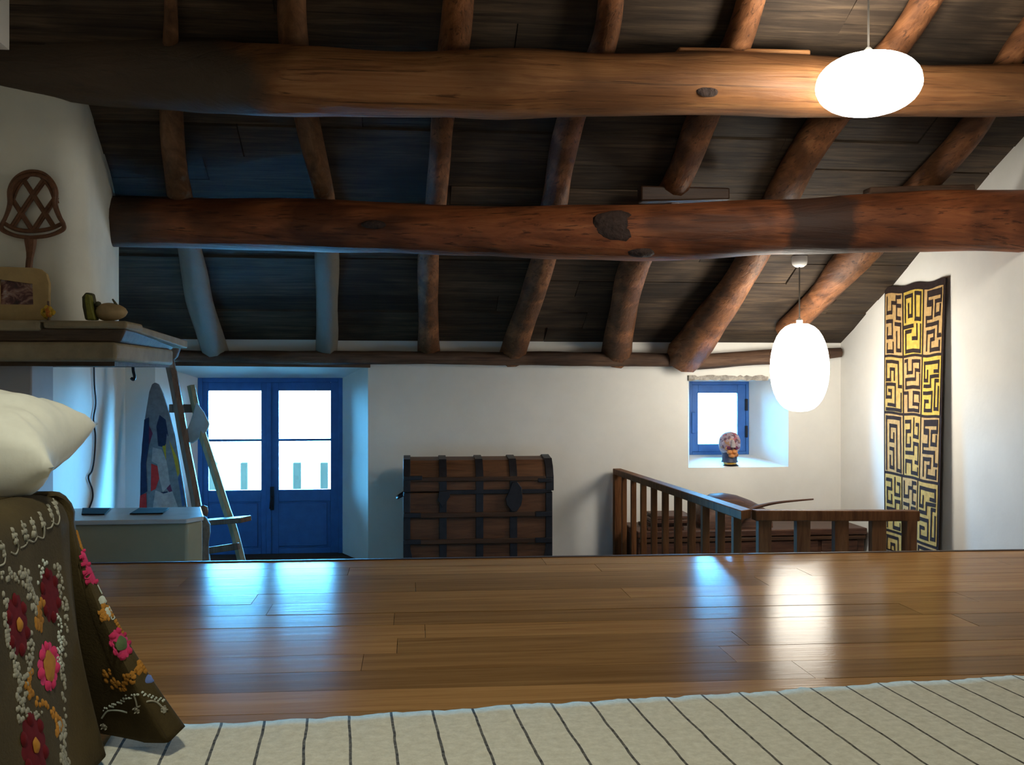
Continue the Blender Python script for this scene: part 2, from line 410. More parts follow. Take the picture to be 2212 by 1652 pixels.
# ------------------------------------------------------------------ timbers
def log(name, pts, mat, label, cat, n=14, steps=44, jit=0.12, seed=0, flat=1.0, group=None):
    p = spline([q[0] for q in pts], steps); r = spline([Vector((q[1], 0, 0)) for q in pts], steps)
    o = obj(name, MB().tube(p, [a.x for a in r], n, jit, seed, flat), mat, smooth=60)
    return tag(o, label, cat, group)
def beam_pts(rows):
    out = []
    for x, t, b, Y in rows:
        p = at(x, (t + b) / 2, Y); out.append((p, (b - t) / 2 / F * depth(p)))
    return out
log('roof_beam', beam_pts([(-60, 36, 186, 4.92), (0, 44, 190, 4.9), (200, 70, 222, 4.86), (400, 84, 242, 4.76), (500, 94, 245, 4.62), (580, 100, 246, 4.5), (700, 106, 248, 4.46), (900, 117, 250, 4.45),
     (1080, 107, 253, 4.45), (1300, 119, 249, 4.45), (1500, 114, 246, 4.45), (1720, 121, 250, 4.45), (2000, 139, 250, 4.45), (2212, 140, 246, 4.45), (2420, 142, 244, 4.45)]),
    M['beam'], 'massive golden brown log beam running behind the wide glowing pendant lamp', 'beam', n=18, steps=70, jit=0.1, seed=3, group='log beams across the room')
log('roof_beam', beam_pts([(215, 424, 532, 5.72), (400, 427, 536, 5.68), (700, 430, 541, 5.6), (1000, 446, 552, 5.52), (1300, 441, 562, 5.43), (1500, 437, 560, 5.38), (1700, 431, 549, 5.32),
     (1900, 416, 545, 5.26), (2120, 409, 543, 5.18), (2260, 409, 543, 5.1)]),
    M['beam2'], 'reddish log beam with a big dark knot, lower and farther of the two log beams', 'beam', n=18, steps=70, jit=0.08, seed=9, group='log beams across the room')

raf = [
 ('grey', [(366, -60, 30), (370, 40, 30), (375, 330, 52), (412, 540, 50), (432, 650, 54), (466, 762, 56)], 'pale grey crooked rafter nearest the chimney hood, left of the door'),
 ('grey', [(632, -40, 62), (634, 90, 62), (662, 260, 54), (700, 420, 44), (706, 560, 50), (706, 690, 48), (704, 768, 46)], 'grey weathered rafter ending right above the blue double door'),
 ('brown', [(992, -40, 66), (979, 100, 64), (956, 260, 50), (942, 425, 47), (926, 560, 44), (925, 680, 44), (927, 766, 46)], 'slim upright looking brown rafter ending above the domed trunk'),
 ('brown', [(1326, -40, 60), (1303, 100, 58), (1232, 260, 62), (1200, 425, 58), (1174, 560, 54), (1135, 680, 54), (1106, 766, 58)], 'brown rafter with a long split, next one right of the slim upright rafter'),
 ('brown', [(1632, -40, 66), (1592, 90, 64), (1514, 260, 68), (1462, 395, 62), (1372, 570, 66), (1344, 680, 58), (1330, 766, 66)], 'brown rafter ending above the bare wall between trunk and railing'),
 ('brown', [(2022, -40, 70), (1932, 100, 60), (1778, 270, 74), (1686, 430, 72), (1622, 560, 64), (1556, 660, 72), (1480, 766, 84)], 'stout rafter half blue in daylight, ending at the corner of the small window niche'),
 ('brown', [(2310, -30, 64), (2192, 110, 52), (2110, 260, 64), (2000, 390, 58), (1846, 556, 76), (1770, 640, 56), (1700, 712, 52)], 'rightmost rafter, lit orange just above the hanging globe lamp'),
]
for i, (kind, rows, lab) in enumerate(raf):
    pts = []
    for x, y_, w in rows:
        p = on_roof(x, y_, 0.0); r = w / 2 / F * depth(p) * 0.98
        pts.append((on_roof(x, y_, r * 0.92), r))
    log('rafter', pts, M['rafter_white'] if kind == 'grey' else M['rafter'], lab, 'rafter', n=10, steps=30, jit=0.16, seed=20 + i * 7, group='rafters under the roof boards')

def knot(beam, x_, y_, Y, rx_, rz_, ang=0, th_=.03):
    c_ = at(x_, y_, Y); m_ = Matrix.Rotation(ang, 3, 'Y') @ Matrix.Diagonal((rx_, th_, rz_)) @ Matrix.Rotation(R(90), 3, 'X')
    pr_ = [(max(.01, math.cos(t_)), math.sin(t_)) for t_ in [-math.pi / 2 + math.pi * k / 8 for k in range(9)]]
    mb_ = MB().lathe(pr_, c_, 20, m=m_)
    for i_, p_ in enumerate(mb_.v): p_ += (p_ - c_) * .18 * mnoise.noise(p_ * 14)
    obj('knot', mb_, M['knot'], beam, smooth=70)['label'] = 'dark rough knot'
M['knot'] = plain('dark_knot_wood', (0.04, 0.022, 0.016), 0.8, 0.5, 30, 0.8, dist=.02)
B1, B2 = bpy.data.objects['roof_beam'], bpy.data.objects['roof_beam.001']
knot(B1, 1524, 188, 4.325, .065, .045, .3, .009)
knot(B2, 1338, 488, 5.285, .15, .09, .1, .028); knot(B2, 1385, 540, 5.33, .09, .04, 0, .05); knot(B2, 806, 484, 5.425, .07, .025, 0, .02)
pl = beam_pts([(330, 752, 782, 7.36), (480, 756, 782, 7.36), (700, 757, 787, 7.36), (900, 757, 786, 7.36), (1150, 758, 789, 7.36), (1300, 759, 790, 7.36), (1492, 762, 792, 7.36)])
log('wall_plate', pl, M['plate'], 'dark timber plate on top of the far wall under the rafter ends', 'beam', n=10, steps=50, jit=0.2, seed=51)
pl = beam_pts([(1494, 764, 798, 7.37), (1600, 757, 790, 7.38), (1720, 752, 784, 7.38), (1816, 749, 771, 7.38)])
log('wall_plate', pl, M['plate'], 'short grey brown timber above the small blue window', 'beam', n=10, steps=24, jit=0.2, seed=57)
lt = MB().hexa([at(372, 789, 7.38), at(800, 793, 7.38), at(800, 793, 7.44), at(372, 789, 7.44)], [at(372, 772, 7.38), at(800, 779, 7.38), at(800, 779, 7.44), at(372, 772, 7.44)])
tag(obj('lintel_board', lt, M['plate'], bevel=.004), 'thin grey lintel board directly above the door recess', 'lintel')
rk = MB()
lr = random.Random(8)
N = 26
up = []; lo_ = []
for k in range(N + 1):
    xx = 1488 + (1660 - 1488) * k / N
    up.append(at(xx, 811 + lr.uniform(-2.5, 2), 7.43)); lo_.append(at(xx, 820 + lr.uniform(-1, 1.5), 7.43))
for k in range(N):
    a, b, c, d = lo_[k], lo_[k + 1], up[k + 1], up[k]; o_ = Vector((0, .05, 0))
    rk.hexa([a, b, b + o_, a + o_], [d, c, c + o_, d + o_])
M['rubble'] = plain('rubble_lintel', (0.36, 0.33, 0.29), 0.9, 0.5, 26, 0.6, dist=.02)
tag(obj('window_lintel', rk, M['rubble'], smooth=0), 'rough broken edged lintel strip over the small window niche', 'lintel')

def shim(rows, Y, thick, mat, lab):
    (x0, t0, b0), (x1, t1, b1) = rows; o_ = Vector((0, thick, 0))
    a, b, c, d = at(x0, b0, Y), at(x1, b1, Y), at(x1, t1, Y), at(x0, t0, Y)
    tag(obj('timber_offcut', MB().hexa([a, b, b + o_, a + o_], [d, c, c + o_, d + o_]), mat, bevel=.01), lab, 'plank')
shim([(1466, 99, 110), (1752, 105, 128)], 4.42, 0.12, M['beam'], 'light brown offcut lying on the front beam left of the wide lamp')
shim([(1385, 399, 433), (1577, 404, 430)], 5.44, 0.1, M['nosing'], 'dark wedge packed on top of the red beam in the middle')
shim([(1880, 402, 417), (2108, 396, 411)], 5.3, 0.1, M['plate'], 'long dark packing strip on the right end of the red beam')

# sampling portals in the two openings (they guide the skylight, they give none of their own)
for nm, x0_, x1_, z0_, z1_ in (('door_daylight', eL, eR, LZ + .3, eT), ('window_daylight', iL, iR, iB, iT)):
    pl_ = bpy.data.lights.new(nm, 'AREA'); pl_.shape = 'RECTANGLE'; pl_.size = x1_ - x0_; pl_.size_y = z1_ - z0_
    pl_.cycles.is_portal = True
    po2 = bpy.data.objects.new(nm, pl_); COL.objects.link(po2)
    po2.location = ((x0_ + x1_) / 2, YE - .005, (z0_ + z1_) / 2); po2.rotation_euler = (R(-90), 0, 0)

# ------------------------------------------------------------------ double door
d1 = bpy.data.objects.new('door_1', None); COL.objects.link(d1); struct(d1); d1.location = ((eL + eR) / 2, YD, LZ)
fr = MB(); fw = .035
fr.bb(eL, eL + fw, YD, YD + .09, LZ, eT); fr.bb(eR - fw, eR, YD, YD + .09, LZ, eT); fr.bb(eL + fw, eR - fw, YD, YD + .09, eT - fw, eT)
obj('door_frame', fr, M['blue'], d1, bevel=.004)
YP = YD + .02
def zz(yy): return at(585, yy, YP).z
def door_leaf(xa, xb, p0, p1, q0, q1, handle):
    x0, x1 = at(xa, 900, YP).x, at(xb, 900, YP).x
    a0, a1 = at(p0, 900, YP).x, at(p1, 900, YP).x
    c0, c1 = at(q0, 900, YP).x, at(q1, 900, YP).x
    zt, zb = eT - fw, LZ + .001
    g0, g1, h0, h1 = zz(1057), zz(843), zz(1183), zz(1082)
    lf = MB(); ya, yb = YP, YP + .045
    lf.bb(x0, a0, ya, yb, zb, zt); lf.bb(a1, x1, ya, yb, zb, zt)
    lf.bb(a0, a1, ya, yb, g1, zt); lf.bb(a0, a1, ya, yb, h1, g0); lf.bb(a0, a1, ya, yb, zb, h0)
    lf.bb(a0, a1, ya + .012, yb - .01, h0, h1)                      # field behind the lower panel
    o = obj('door_leaf', lf, M['blue'], d1, bevel=.003)
    obj('lower_panel', MB().bb(c0 + .012, c1 - .012, ya + .002, ya + .02, h0 + .012, h1 - .012), M['blue'], o, bevel=.006)
    m0, m1 = zz(952), zz(947)
    obj('muntin', MB().bb(a0, a1, ya + .008, yb - .008, m0, m1), M['blue'], o)
    obj('pane', MB().bb(a0, a1, ya + .02, ya + .024, m1, g1), M['glass'], o, smooth=0)
    obj('pane', MB().bb(a0, a1, ya + .02, ya + .024, g0, m0), M['glass'], o, smooth=0)
    if handle:
        hx = at(588, 1078, YP).x; z0, z1 = zz(1100), zz(1050)
        h = MB().bb(hx - .014, hx + .014, ya - .022, ya - .002, z0, z1)
        h.tube([(hx, ya - .015, zz(1070)), (hx, ya - .045, zz(1070)), (hx - .01, ya - .05, zz(1096))], .008, 8)
        obj('handle', h, M['iron'], o, bevel=.002)['label'] = 'dark iron lever handle'
xm = at(581, 900, YP).x
obj('astragal', MB().bb(xm - .02, xm + .02, YP - .012, YP, LZ + .002, eT - fw), M['blue'], d1, bevel=.004)
door_leaf(432, 581, 450, 564, 447, 560, False)
door_leaf(581, 735, 602, 714, 597, 710, True)

# ------------------------------------------------------------------ small window
w1 = bpy.data.objects.new('window_1', None); COL.objects.link(w1); struct(w1); w1.location = ((iL + iR) / 2, YD, iB)
f2 = .026
wfm = MB(); wfm.bb(iL, iL + f2, YD, YD + .08, iB, iT); wfm.bb(iR - f2, iR, YD, YD + .08, iB, iT)
wfm.bb(iL + f2, iR - f2, YD, YD + .08, iB, iB + f2); wfm.bb(iL + f2, iR - f2, YD, YD + .08, iT - f2, iT)
obj('window_frame', wfm, M['blue'], w1, bevel=.003)
px0, px1 = at(1509, 900, YD).x, at(1594, 900, YD).x; pz0, pz1 = at(1550, 958, YD).z, at(1550, 848, YD).z
sx0, sx1, sz0, sz1 = iL + f2, iR - f2, iB + f2, iT - f2
sa = MB(); ya, yb = YD + .01, YD + .05
sa.bb(sx0, px0, ya, yb, sz0, sz1); sa.bb(px1, sx1, ya, yb, sz0, sz1); sa.bb(px0, px1, ya, yb, sz0, pz0); sa.bb(px0, px1, ya, yb, pz1, sz1)
sash = obj('sash', sa, M['blue'], w1, bevel=.003)
obj('pane', MB().bb(px0, px1, ya + .018, ya + .022, pz0, pz1), M['glass'], sash, smooth=0)
for yy in (873, 931):
    c = at(1613, yy, YD - .004)
    obj('hinge', MB().bb(c.x - .012, c.x + .008, YD - .012, YD + .012, c.z - .05, c.z + .05), M['iron'], sash, bevel=.003)
c = at(1498, 912, YD - .004)
obj('latch', MB().bb(c.x - .016, c.x + .014, YD - .015, YD + .012, c.z - .09, c.z + .09), M['blue'], sash, bevel=.004)

# outside: terrace and a picket balustrade seen through the panes
M['terrace'] = plain('pale_terrace', (0.62, 0.60, 0.56), 0.9, 0.08, 2)
M['picket'] = plain('dark_stained_picket', (0.022, 0.014, 0.009), 0.95, 0.1, 8, spec=0.0)
struct(obj('ground', MB().bb(-9, 9, YE + .2, 30, LZ - .3, LZ - .12), M['terrace'], smooth=0))
bal = thing('balustrade', 'picket balustrade on the bright terrace outside the double door', 'fence', at(585, 1030, 9.6) * 1)
bal.location.z = LZ - .12
for xa, xb in ((452, 468), (520, 534), (633, 650), (692, 708), (746, 762)):
    a, b = at(xa, 998, 9.6), at(xb, 998, 9.6)
    obj('picket', MB().bb(a.x, b.x, 9.58, 9.64, LZ - .12, a.z), M['picket'], bal, bevel=.006)
a, b = at(420, 1160, 9.66), at(790, 1160, 9.66)
obj('bottom_rail', MB().bb(a.x, b.x, 9.64, 9.69, a.z - .03, a.z + .03), M['picket'], bal, bevel=.005)

# ------------------------------------------------------------------ pendant lamps
M['lamp_far'] = emit('lit_globe_glass', LAMP_COL, LAMP_FAR)
M['lamp_near'] = emit('lit_saucer_glass', LAMP_COL, LAMP_NEAR)
M['cord'] = plain('lamp_cord', (0.08, 0.07, 0.06), 0.5)
M['white_metal'] = plain('white_metal', (0.75, 0.75, 0.72), 0.35)
def pendant(name, lab, x, yt, yc, yb, halfw, Y, mat, egg, ceil_px=None):
    c = at(x, yc, Y); d = depth(c); top = at(x, yt, Y).z; bot = at(x, yb, Y).z; rad = halfw / F * d
    rt = thing(name, lab, 'lamp', (c.x, c.y, bot), 'glowing pendant lamps')
    prof = []
    for k in range(17):
        t = -math.pi / 2 + math.pi * k / 16
        h = math.sin(t); z = c.z + (h * (top - c.z) if h > 0 else h * (c.z - bot))
        prof.append((max(rad * math.cos(t) ** egg, .004), z))
    obj('lamp_shade', MB().lathe(prof, (c.x, c.y, 0), 28), mat, rt, smooth=80)
    zc = roof_z(Y) - (.0 if ceil_px is None else .02)
    obj('cord', MB().tube([(c.x, c.y, top - .01), (c.x, c.y, zc)], .0045, 6), M['cord'], rt)
    obj('socket_cap', MB().lathe([(.02, top - .012), (.022, top + .02), (.008, top + .035)], (c.x, c.y, 0), 12), M['white_metal'], rt)
    cr = .052
    obj('ceiling_rose', MB().lathe([(cr * .5, zc - .045), (cr * .9, zc - .03), (cr, zc - .01), (cr, zc + .03)], (c.x, c.y, 0), 18), M['white_metal'], rt)
pendant('pendant_lamp', 'wide saucer shaped glowing pendant lamp hanging before the front beam', 1876, 119, 182, 244, 110, 3.93, M['lamp_near'], 0.8)
pendant('pendant_lamp', 'glowing white globe pendant lamp hanging beside the small blue window', 1727, 697, 795, 888, 62, 6.3, M['lamp_far'], 0.75, 553)

# ------------------------------------------------------------------ fireplace
fp = thing('fireplace', 'whitewashed fireplace with tapering hood and thick mantel shelf left of the door', 'fireplace', (-1.9, 5.4, LZ))
zm = at(150, 691, 4.72).z
hood = MB()
def hood_sec(z, t):
    yf = 5.0 - .17 * t; xc = -1.62 - .0 * t; s = []
    s.append((XL, yf, z))
    s.append((xc - .13, yf, z))
    for k in range(1, 7):
        a = k / 6 * math.pi / 2
        s.append((xc - .13 + .13 * math.sin(a), yf + .15 - .15 * math.cos(a), z))
    s.append((xc - .055, 5.6, z)); s.append((xc - .11, 5.95, z)); s.append((XL, 5.95, z))
    return s
secs = [hood_sec(zm + (2.32 - zm) * k / 6, k / 6) for k in range(7)]
n = len(secs[0])
hood.v = [Vector(p) for s_ in secs for p in s_]
for i in range(6):
    for k in range(n): hood.f.append((i * n + k, i * n + (k + 1) % n, (i + 1) * n + (k + 1) % n, (i + 1) * n + k))
hood.f += [tuple(reversed(range(n))), tuple(6 * n + k for k in range(n))]
obj('hood', hood, M['hood'], fp, smooth=50)
xm1, xm2 = at(274, 700, 4.72).x, at(252, 760, 4.76).x
z0, z1, z2, z3 = at(150, 778, 4.74).z, at(150, 737, 4.74).z, at(150, 708, 4.72).z, zm
obj('mantel_shelf', MB().bb(XL, at(86, 700, 4.72).x, 4.70, 5.0, z2 - .012, z3), M['stone'], fp, bevel=.012)
ms = MB(); xx0 = at(92, 700, 4.72).x
ms.bb(xx0, xm1, 4.72, 5.0, z2, z3)
obj('mantel_shelf', ms, M['stone'], fp, bevel=.012)
mm = MB(); mm.hexa([(XL, 4.77, z1), (xm2 + .015, 4.77, z1), (xm2 - .02, 5.9, z1), (XL, 5.9, z1)], [(XL, 4.74, z2), (xm1 - .01, 4.74, z2), (xm1 - .03, 5.9, z2), (XL, 5.9, z2)])
obj('mantel_frieze', mm, M['mantel_wood'], fp, bevel=.01)
obj('mantel_beam', MB().bb(XL, xm2, 4.75, 5.86, z0, z1), M['stone'], fp, bevel=.015)
a0 = at(274, 693, 4.74); a1 = at(405, 735, 5.95)
sb = MB().hexa([(a0.x - .25, 4.98, z2), (a0.x, 4.74, z2), (a1.x, 5.95, a1.z - .045), (a1.x - .3, 5.95, a1.z - .045)], [(a0.x - .25, 4.98, z3 - .004), (a0.x, 4.74, z3 - .004), (a1.x, 5.95, a1.z), (a1.x - .3, 5.95, a1.z)])
obj('side_shelf', sb, M['stone'], fp, bevel=.006)
e0, e1 = at(258, 772, 4.86), at(372, 785, 5.9)
sp = MB().hexa([(e0.x - .2, 4.9, e0.z), e0, (e1.x - .01, 5.9, e1.z), (e1.x - .3, 5.9, e1.z)], [(e0.x - .2, 4.9, z1 + .05), (e0.x, 4.88, z1 + .05), (e1.x - .02, 5.9, z1 + .0), (e1.x - .3, 5.9, z1 + .0)])
obj('side_plaster', sp, M['plaster'], fp)
bz = at(200, 785, 4.9).z
obj('hood_lintel', MB().hexa([(XL, 4.95, bz - .01), (e0.x - .04, 4.92, bz - .01), (e1.x, 5.92, e1.z - .02), (XL, 5.92, e1.z - .02)], [(XL, 4.95, z0), (e0.x - .04, 4.92, z0), (e1.x, 5.92, e1.z + .012), (XL, 5.92, e1.z + .012)]), M['mantel_wood'], fp)
# hearth block with two sunken iron hobs
hz = at(290, 1121, 4.9).z
xp = at(116, 820, 5.3).x
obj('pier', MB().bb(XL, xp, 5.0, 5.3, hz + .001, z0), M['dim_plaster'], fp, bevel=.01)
hx1, hx2 = at(404, 1121, 4.9).x, at(428, 1098, 5.34).x
hb = MB().prism([(XL, 4.9, LZ), (hx1, 4.9, LZ), (hx1 + .055, 4.99, LZ), (hx2, 5.36, LZ), (XL, 5.36, LZ)], (0, 0, hz - .022 - LZ))
M['hearth'] = plain('cream_hearth_plaster', (0.27, 0.245, 0.16), 0.7, 0.08, 5, 0.1)
M['hearth_top'] = plain('glazed_hearth_top', (0.40, 0.42, 0.42), 0.25, 0.08, 5, 0.05)
M['hob'] = plain('black_hob', (0.012, 0.012, 0.014), 0.9, 0.3, 20, 0.2, spec=.05)
hr = thing('cooking_hearth', 'low cream hearth block with two dark hobs on top beside the bed', 'hearth', (-1.7, 5.1, LZ))
obj('block', hb, M['hearth'], hr, bevel=.012)
tp = MB().prism([(XL, 4.885, hz - .022), (hx1, 4.885, hz - .022), (hx1 + .062, 4.985, hz - .022), (hx2 + .008, 5.365, hz - .022), (XL, 5.365, hz - .022)], (0, 0, .022))
obj('top_slab', tp, M['hearth_top'], hr, bevel=.004)
for q in (((178, 1098), (240, 1098), (226, 1111), (176, 1111)), ((300, 1098), (365, 1098), (352, 1109), (280, 1110))):
    obj('hob', MB().prism([atZ(x_, y_, hz + .001) for x_, y_ in q], (0, 0, .006)), M['hob'], hr, bevel=.002)

# things on and under the mantel
Yh = 4.955
bt = thing('carpet_beater', 'woven rattan carpet beater leaning against the hood above the mantel', 'carpet beater', at(62, 578, 4.93))
def ppx(l, Y): return [at(x_, y_, Y) for x_, y_ in l]
def pxh(l, off):                        # points on the leaning face of the hood
    out = []
    for x_, y_ in l:
        Y_ = 5.0
        for _ in range(3):
            z_ = at(x_, y_, Y_).z; Y_ = 5.0 - .17 * max(0, min(1, (z_ - zm) / (2.32 - zm)))
        out.append(at(x_, y_, Y_ - off))
    return out
hd = spline(pxh([(56, 688), (60, 640), (62, 580), (66, 540), (66, 512)], .034), 14)
obj('handle', MB().tube(hd, [.017] * 10 + [.02, .024, .028, .03, .03], 8), M['rattan'], bt)
def loop(lst, r, dY, n=40): obj('cane_loop', MB().tube(spline(pxh(lst, .034 - dY), n), r, 8), M['rattan'], bt)
for k, g in enumerate((0, 7)):
    loop([(66, 512), (34, 508), (8 - g * .5, 496), (4, 484), (12, 468), (20 + g * .4, 440), (20 + g * .5, 410), (30 + g * .6, 388 + g * .4), (48, 374 + g), (70, 369 + g), (94, 374 + g), (112 - g * .5, 390 + g * .4), (122 - g * .6, 412), (121 - g * .6, 440), (130 - g * .4, 468), (138, 484), (132 + g * .5, 496), (104, 508), (66, 512)], .0095, -.012 - k * .008, 80)
loop([(10, 482), (34, 494), (66, 498), (104, 494), (134, 482)], .0105, -.004, 30)
for line in ([(48, 384), (75, 426), (102, 468), (116, 490)], [(22, 424), (44, 458), (70, 498)], [(86, 376), (108, 404), (120, 436)],
             [(96, 384), (66, 426), (38, 468), (24, 490)], [(120, 424), (96, 458), (70, 498)], [(58, 376), (34, 404), (22, 436)]):
    loop(line, .0105, .002, 18)
    loop([(x_ + 5, y_ + 2) for x_, y_ in line], .007, .0, 18)

M['frame'] = plain('tan_frame', (0.42, 0.30, 0.13), 0.8, 0.15, 12, 0.2)
m, nt, bs = base_mat('family_photo')
vv = coords(nt, (1, 1, 1)); ff = nz(nt, vv, 16, 3, 0.6, 1.0)
rr = ramp(nt, [(0.34, (0.03, 0.012, 0.015)), (0.47, (0.10, 0.03, 0.03)), (0.56, (0.30, 0.17, 0.13)), (0.68, (0.45, 0.42, 0.42))]); nt.links.new(ff, rr.inputs[0]); nt.links.new(rr.outputs[0], bs.inputs['Base Color']); bs.inputs['Roughness'].default_value = .3
M['photo'] = m
pf = thing('photo_frame', 'wide tan photo frame with a small dark snapshot standing on the mantel', 'photo frame', at(40, 690, 4.86))
outer = [(-40, 690), (104, 690), (105, 610), (99, 590), (86, 580), (70, 577), (-40, 574)]
inner = [(-2, 656), (72, 657), (70, 612), (-2, 602)]
o_ = Vector((0, .03, 0))
fm = MB()
P = ppx(outer, 4.83); I = ppx(inner, 4.83)
ring = [(0, 1, 1, 0), (1, 2, 2, 1), (2, 3, 2, None)]
def fq(a, b, c, d): fm.hexa([a, b, b + o_, a + o_], [d, c, c + o_, d + o_])
fq(P[0], P[1], I[1], I[0]); fq(I[1], P[1], P[2], I[2]); fq(P[6], I[3], I[0], P[0])
fm.prism([I[2], P[2], P[3], P[4], P[5], P[6], I[3]], (0, .03, 0))
obj('frame', fm, M['frame'], pf, smooth=0)
obj('snapshot', MB().prism(ppx([(-3, 657), (73, 658), (71, 611), (-3, 601)], 4.85), (0, .006, 0)), M['photo'], pf, smooth=0)

M['yellow'] = plain('yellow_petals', (0.55, 0.36, 0.03), 0.7, 0.4, 30)
M['orange'] = plain('orange_petals', (0.45, 0.15, 0.02), 0.7, 0.4, 30)
fo = thing('dried_flower', 'small yellow dried flower head beside the photo frame on the mantel', 'flower', at(104, 690, 4.8))
c0 = at(104, 672, 4.8); rg = random.Random(3)
def blob(mb_, c, r, n=6, sq=1.0):
    mb_.lathe([(r * .05, -r * sq), (r * .7, -r * .7 * sq), (r, 0), (r * .7, r * .7 * sq), (r * .05, r * sq)], c, n)
for nm, mt, cnt in (('yellow_petals', M['yellow'], 26), ('orange_petals', M['orange'], 10)):
    b_ = MB()
    for k in range(cnt):
        v_ = Vector((rg.gauss(0, 1), rg.gauss(0, 1), rg.gauss(0, 1))).normalized() * .024
        if nm[0] == 'o': v_ = Vector((abs(v_.x) * .8, -abs(v_.y) - .004, v_.z * .8))
        blob(b_, c0 + v_ + Vector((0, 0, -.002)), .011)
    obj('petals', b_, mt, fo)['label'] = nm.replace('_', ' ')
obj('stem', MB().tube([c0 + Vector((0, 0, -.04)), c0 + Vector((.002, 0, .0)), c0 + Vector((.0, 0, .05))], .005, 6), M['easel'], fo)

M['green'] = plain('mossy_green', (0.17, 0.17, 0.02), 0.6, 0.35, 25)
M['olive'] = plain('dark_olive', (0.07, 0.07, 0.035), 0.7, 0.3, 25)
gs = thing('slab_ornament', 'small leaning ornament with a mossy green face on the mantel', 'ornament', at(195, 690, 4.84))
def plate(poly, Y, th): return MB().prism(ppx(poly, Y), (0, th, 0))
obj('face', plate([(188, 690), (205, 690), (198, 660), (193, 635), (184, 633), (182, 645)], 4.80, .05), M['green'], gs, bevel=.006)
obj('back', plate([(183, 690), (210, 690), (205, 655), (200, 632), (184, 630), (176, 640), (177, 662)], 4.852, .04), M['olive'], gs, bevel=.008)
gd = thing('gourd', 'plump tan gourd lying on the right end of the mantel', 'gourd', at(240, 690, 4.85))
gc = at(241, 673, 4.85); gr = .072
pr = []
for k in range(15):
    t = -1 + 2 * k / 14; pr.append((max(.003, gr * .62 * math.sqrt(max(0, 1 - t * t)) * (1 - .18 * t)), t * gr * 1.05))
gm = Matrix.Rotation(R(90), 3, 'Y')
M['gourd'] = plain('tan_gourd', (0.36, 0.26, 0.13), 0.6, 0.25, 14, 0.1)
obj('body', MB().lathe(pr, gc, 18, m=gm), M['gourd'], gd, smooth=80)
obj('stem', MB().tube([at(252, 660, 4.84), at(248, 652, 4.84), at(243, 645, 4.83)], [.009, .006, .004], 6), M['olive'], gd)
obj('knob', MB().lathe([(.002, -.016), (.014, -.008), (.016, 0), (.012, .01), (.002, .014)], at(212, 656, 4.84), 10), M['olive'], gd)
ck = [(203, 785), (204, 830), (207, 870), (202, 905), (206, 940), (204, 985), (199, 1015), (191, 1030), (199, 1055), (200, 1075), (193, 1096)]
cbl = [atX(x_, y_, XL + .012) for x_, y_ in ck]
tag(obj('cable', MB().tube(spline(cbl, 60), .0055, 6), M['iron']), 'thin black cable hanging down the wall under the mantel', 'cable')
hk = ppx([(287, 784), (288, 800), (291, 813), (288, 819), (283, 815)], 5.7)
tag(obj('hook', MB().tube(spline(hk, 20), .009, 6), M['iron']), 'small black iron hook hanging under the mantel', 'hook')

# ------------------------------------------------------------------ easel, ironing board, stuffed figure by the door
es = thing('easel', 'dark wooden easel standing in front of the blue door', 'easel', at(450, 1100, 6.75) * 1)
es.location.z = LZ
def stick(nm, rows, Y0, Y1, mat, r_, sx=None):
    p = [at(x_, y_, Y0 + (Y1 - Y0) * k / (len(rows) - 1)) for k, (x_, y_) in enumerate(rows)]
    obj(nm, MB().tube(spline(p, 14), r_, 6, .08, 4), mat, es, smooth=50)
def foot(x_, y_, Y):                                              # continue a leg down to the floor
    return None
stick('mast', [(364, 768), (381, 850), (398, 950), (424, 1085), (448, 1240)], 6.95, 6.7, M['easel'], .036)
stick('leg', [(413, 832), (432, 920), (458, 1000), (488, 1095), (504, 1140), (521, 1205), (531, 1258)], 6.95, 6.62, M['easel_pale'], .03)
hc = at(369, 752, 6.94)
obj('head_cup', MB().lathe([(.03, -.075), (.05, -.055), (.066, 0), (.068, .05), (.06, .055)], hc, 14), M['mantel_wood'], es)
def ebar(nm, a, b, Y0, Y1, w, h, mat): obj(nm, MB().bar(at(*a, Y0), at(*b, Y1), w, h), mat, es, bevel=.004)
ebar('crossbar', (366, 881), (422, 881), 6.94, 6.94, .035, .058, M['easel'])
ebar('ledge', (428, 1128), (532, 1120), 6.7, 6.56, .13, .035, M['easel'])
ebar('stretcher', (430, 1191), (516, 1178), 6.72, 6.62, .03, .045, M['easel'])
M['rag'] = plain('blue_grey_rag', (0.30, 0.36, 0.40), 0.9, 0.15, 14, 0.3)
rg_ = MB().prism(ppx([(424, 868), (412, 905), (403, 930), (408, 952), (414, 958), (430, 946), (446, 930), (452, 915), (440, 890)], 6.86), (0, .03, 0))
tag(obj('rag', rg_, M['rag'], bevel=.008), 'blue grey rag hung over the pale leg of the easel', 'cloth')

ib = thing('ironing_board', 'narrow ironing board in patchwork cover leaning against the wall left of the door', 'ironing board', at(345, 1150, 6.95) * 1)
ib.location.z = LZ
def ibp(x_, y_): return at(x_, y_, 7.36 - .42 * (y_ - 825) / 420)
outl = [(302, 1100), (303, 1040), (306, 960), (313, 900), (322, 845), (328, 829), (334, 825), (342, 829), (352, 850), (365, 890), (378, 940), (388, 1000), (398, 1060), (404, 1100), (418, 1225), (298, 1225)]
ob = MB().prism([ibp(*p) for p in outl], (0, .03, 0))
def cloth(nm, c): return plain(nm, c, 0.9, 0.2, 30, 0.2, spec=.1)
M['patch_grey'] = cloth('grey_patch_cloth', (0.16, 0.17, 0.19)); M['patch_navy'] = cloth('navy_patch_cloth', (0.02, 0.03, 0.07))
M['patch_red'] = cloth('red_patch_cloth', (0.42, 0.03, 0.03)); M['patch_mustard'] = cloth('mustard_patch_cloth', (0.35, 0.25, 0.03))
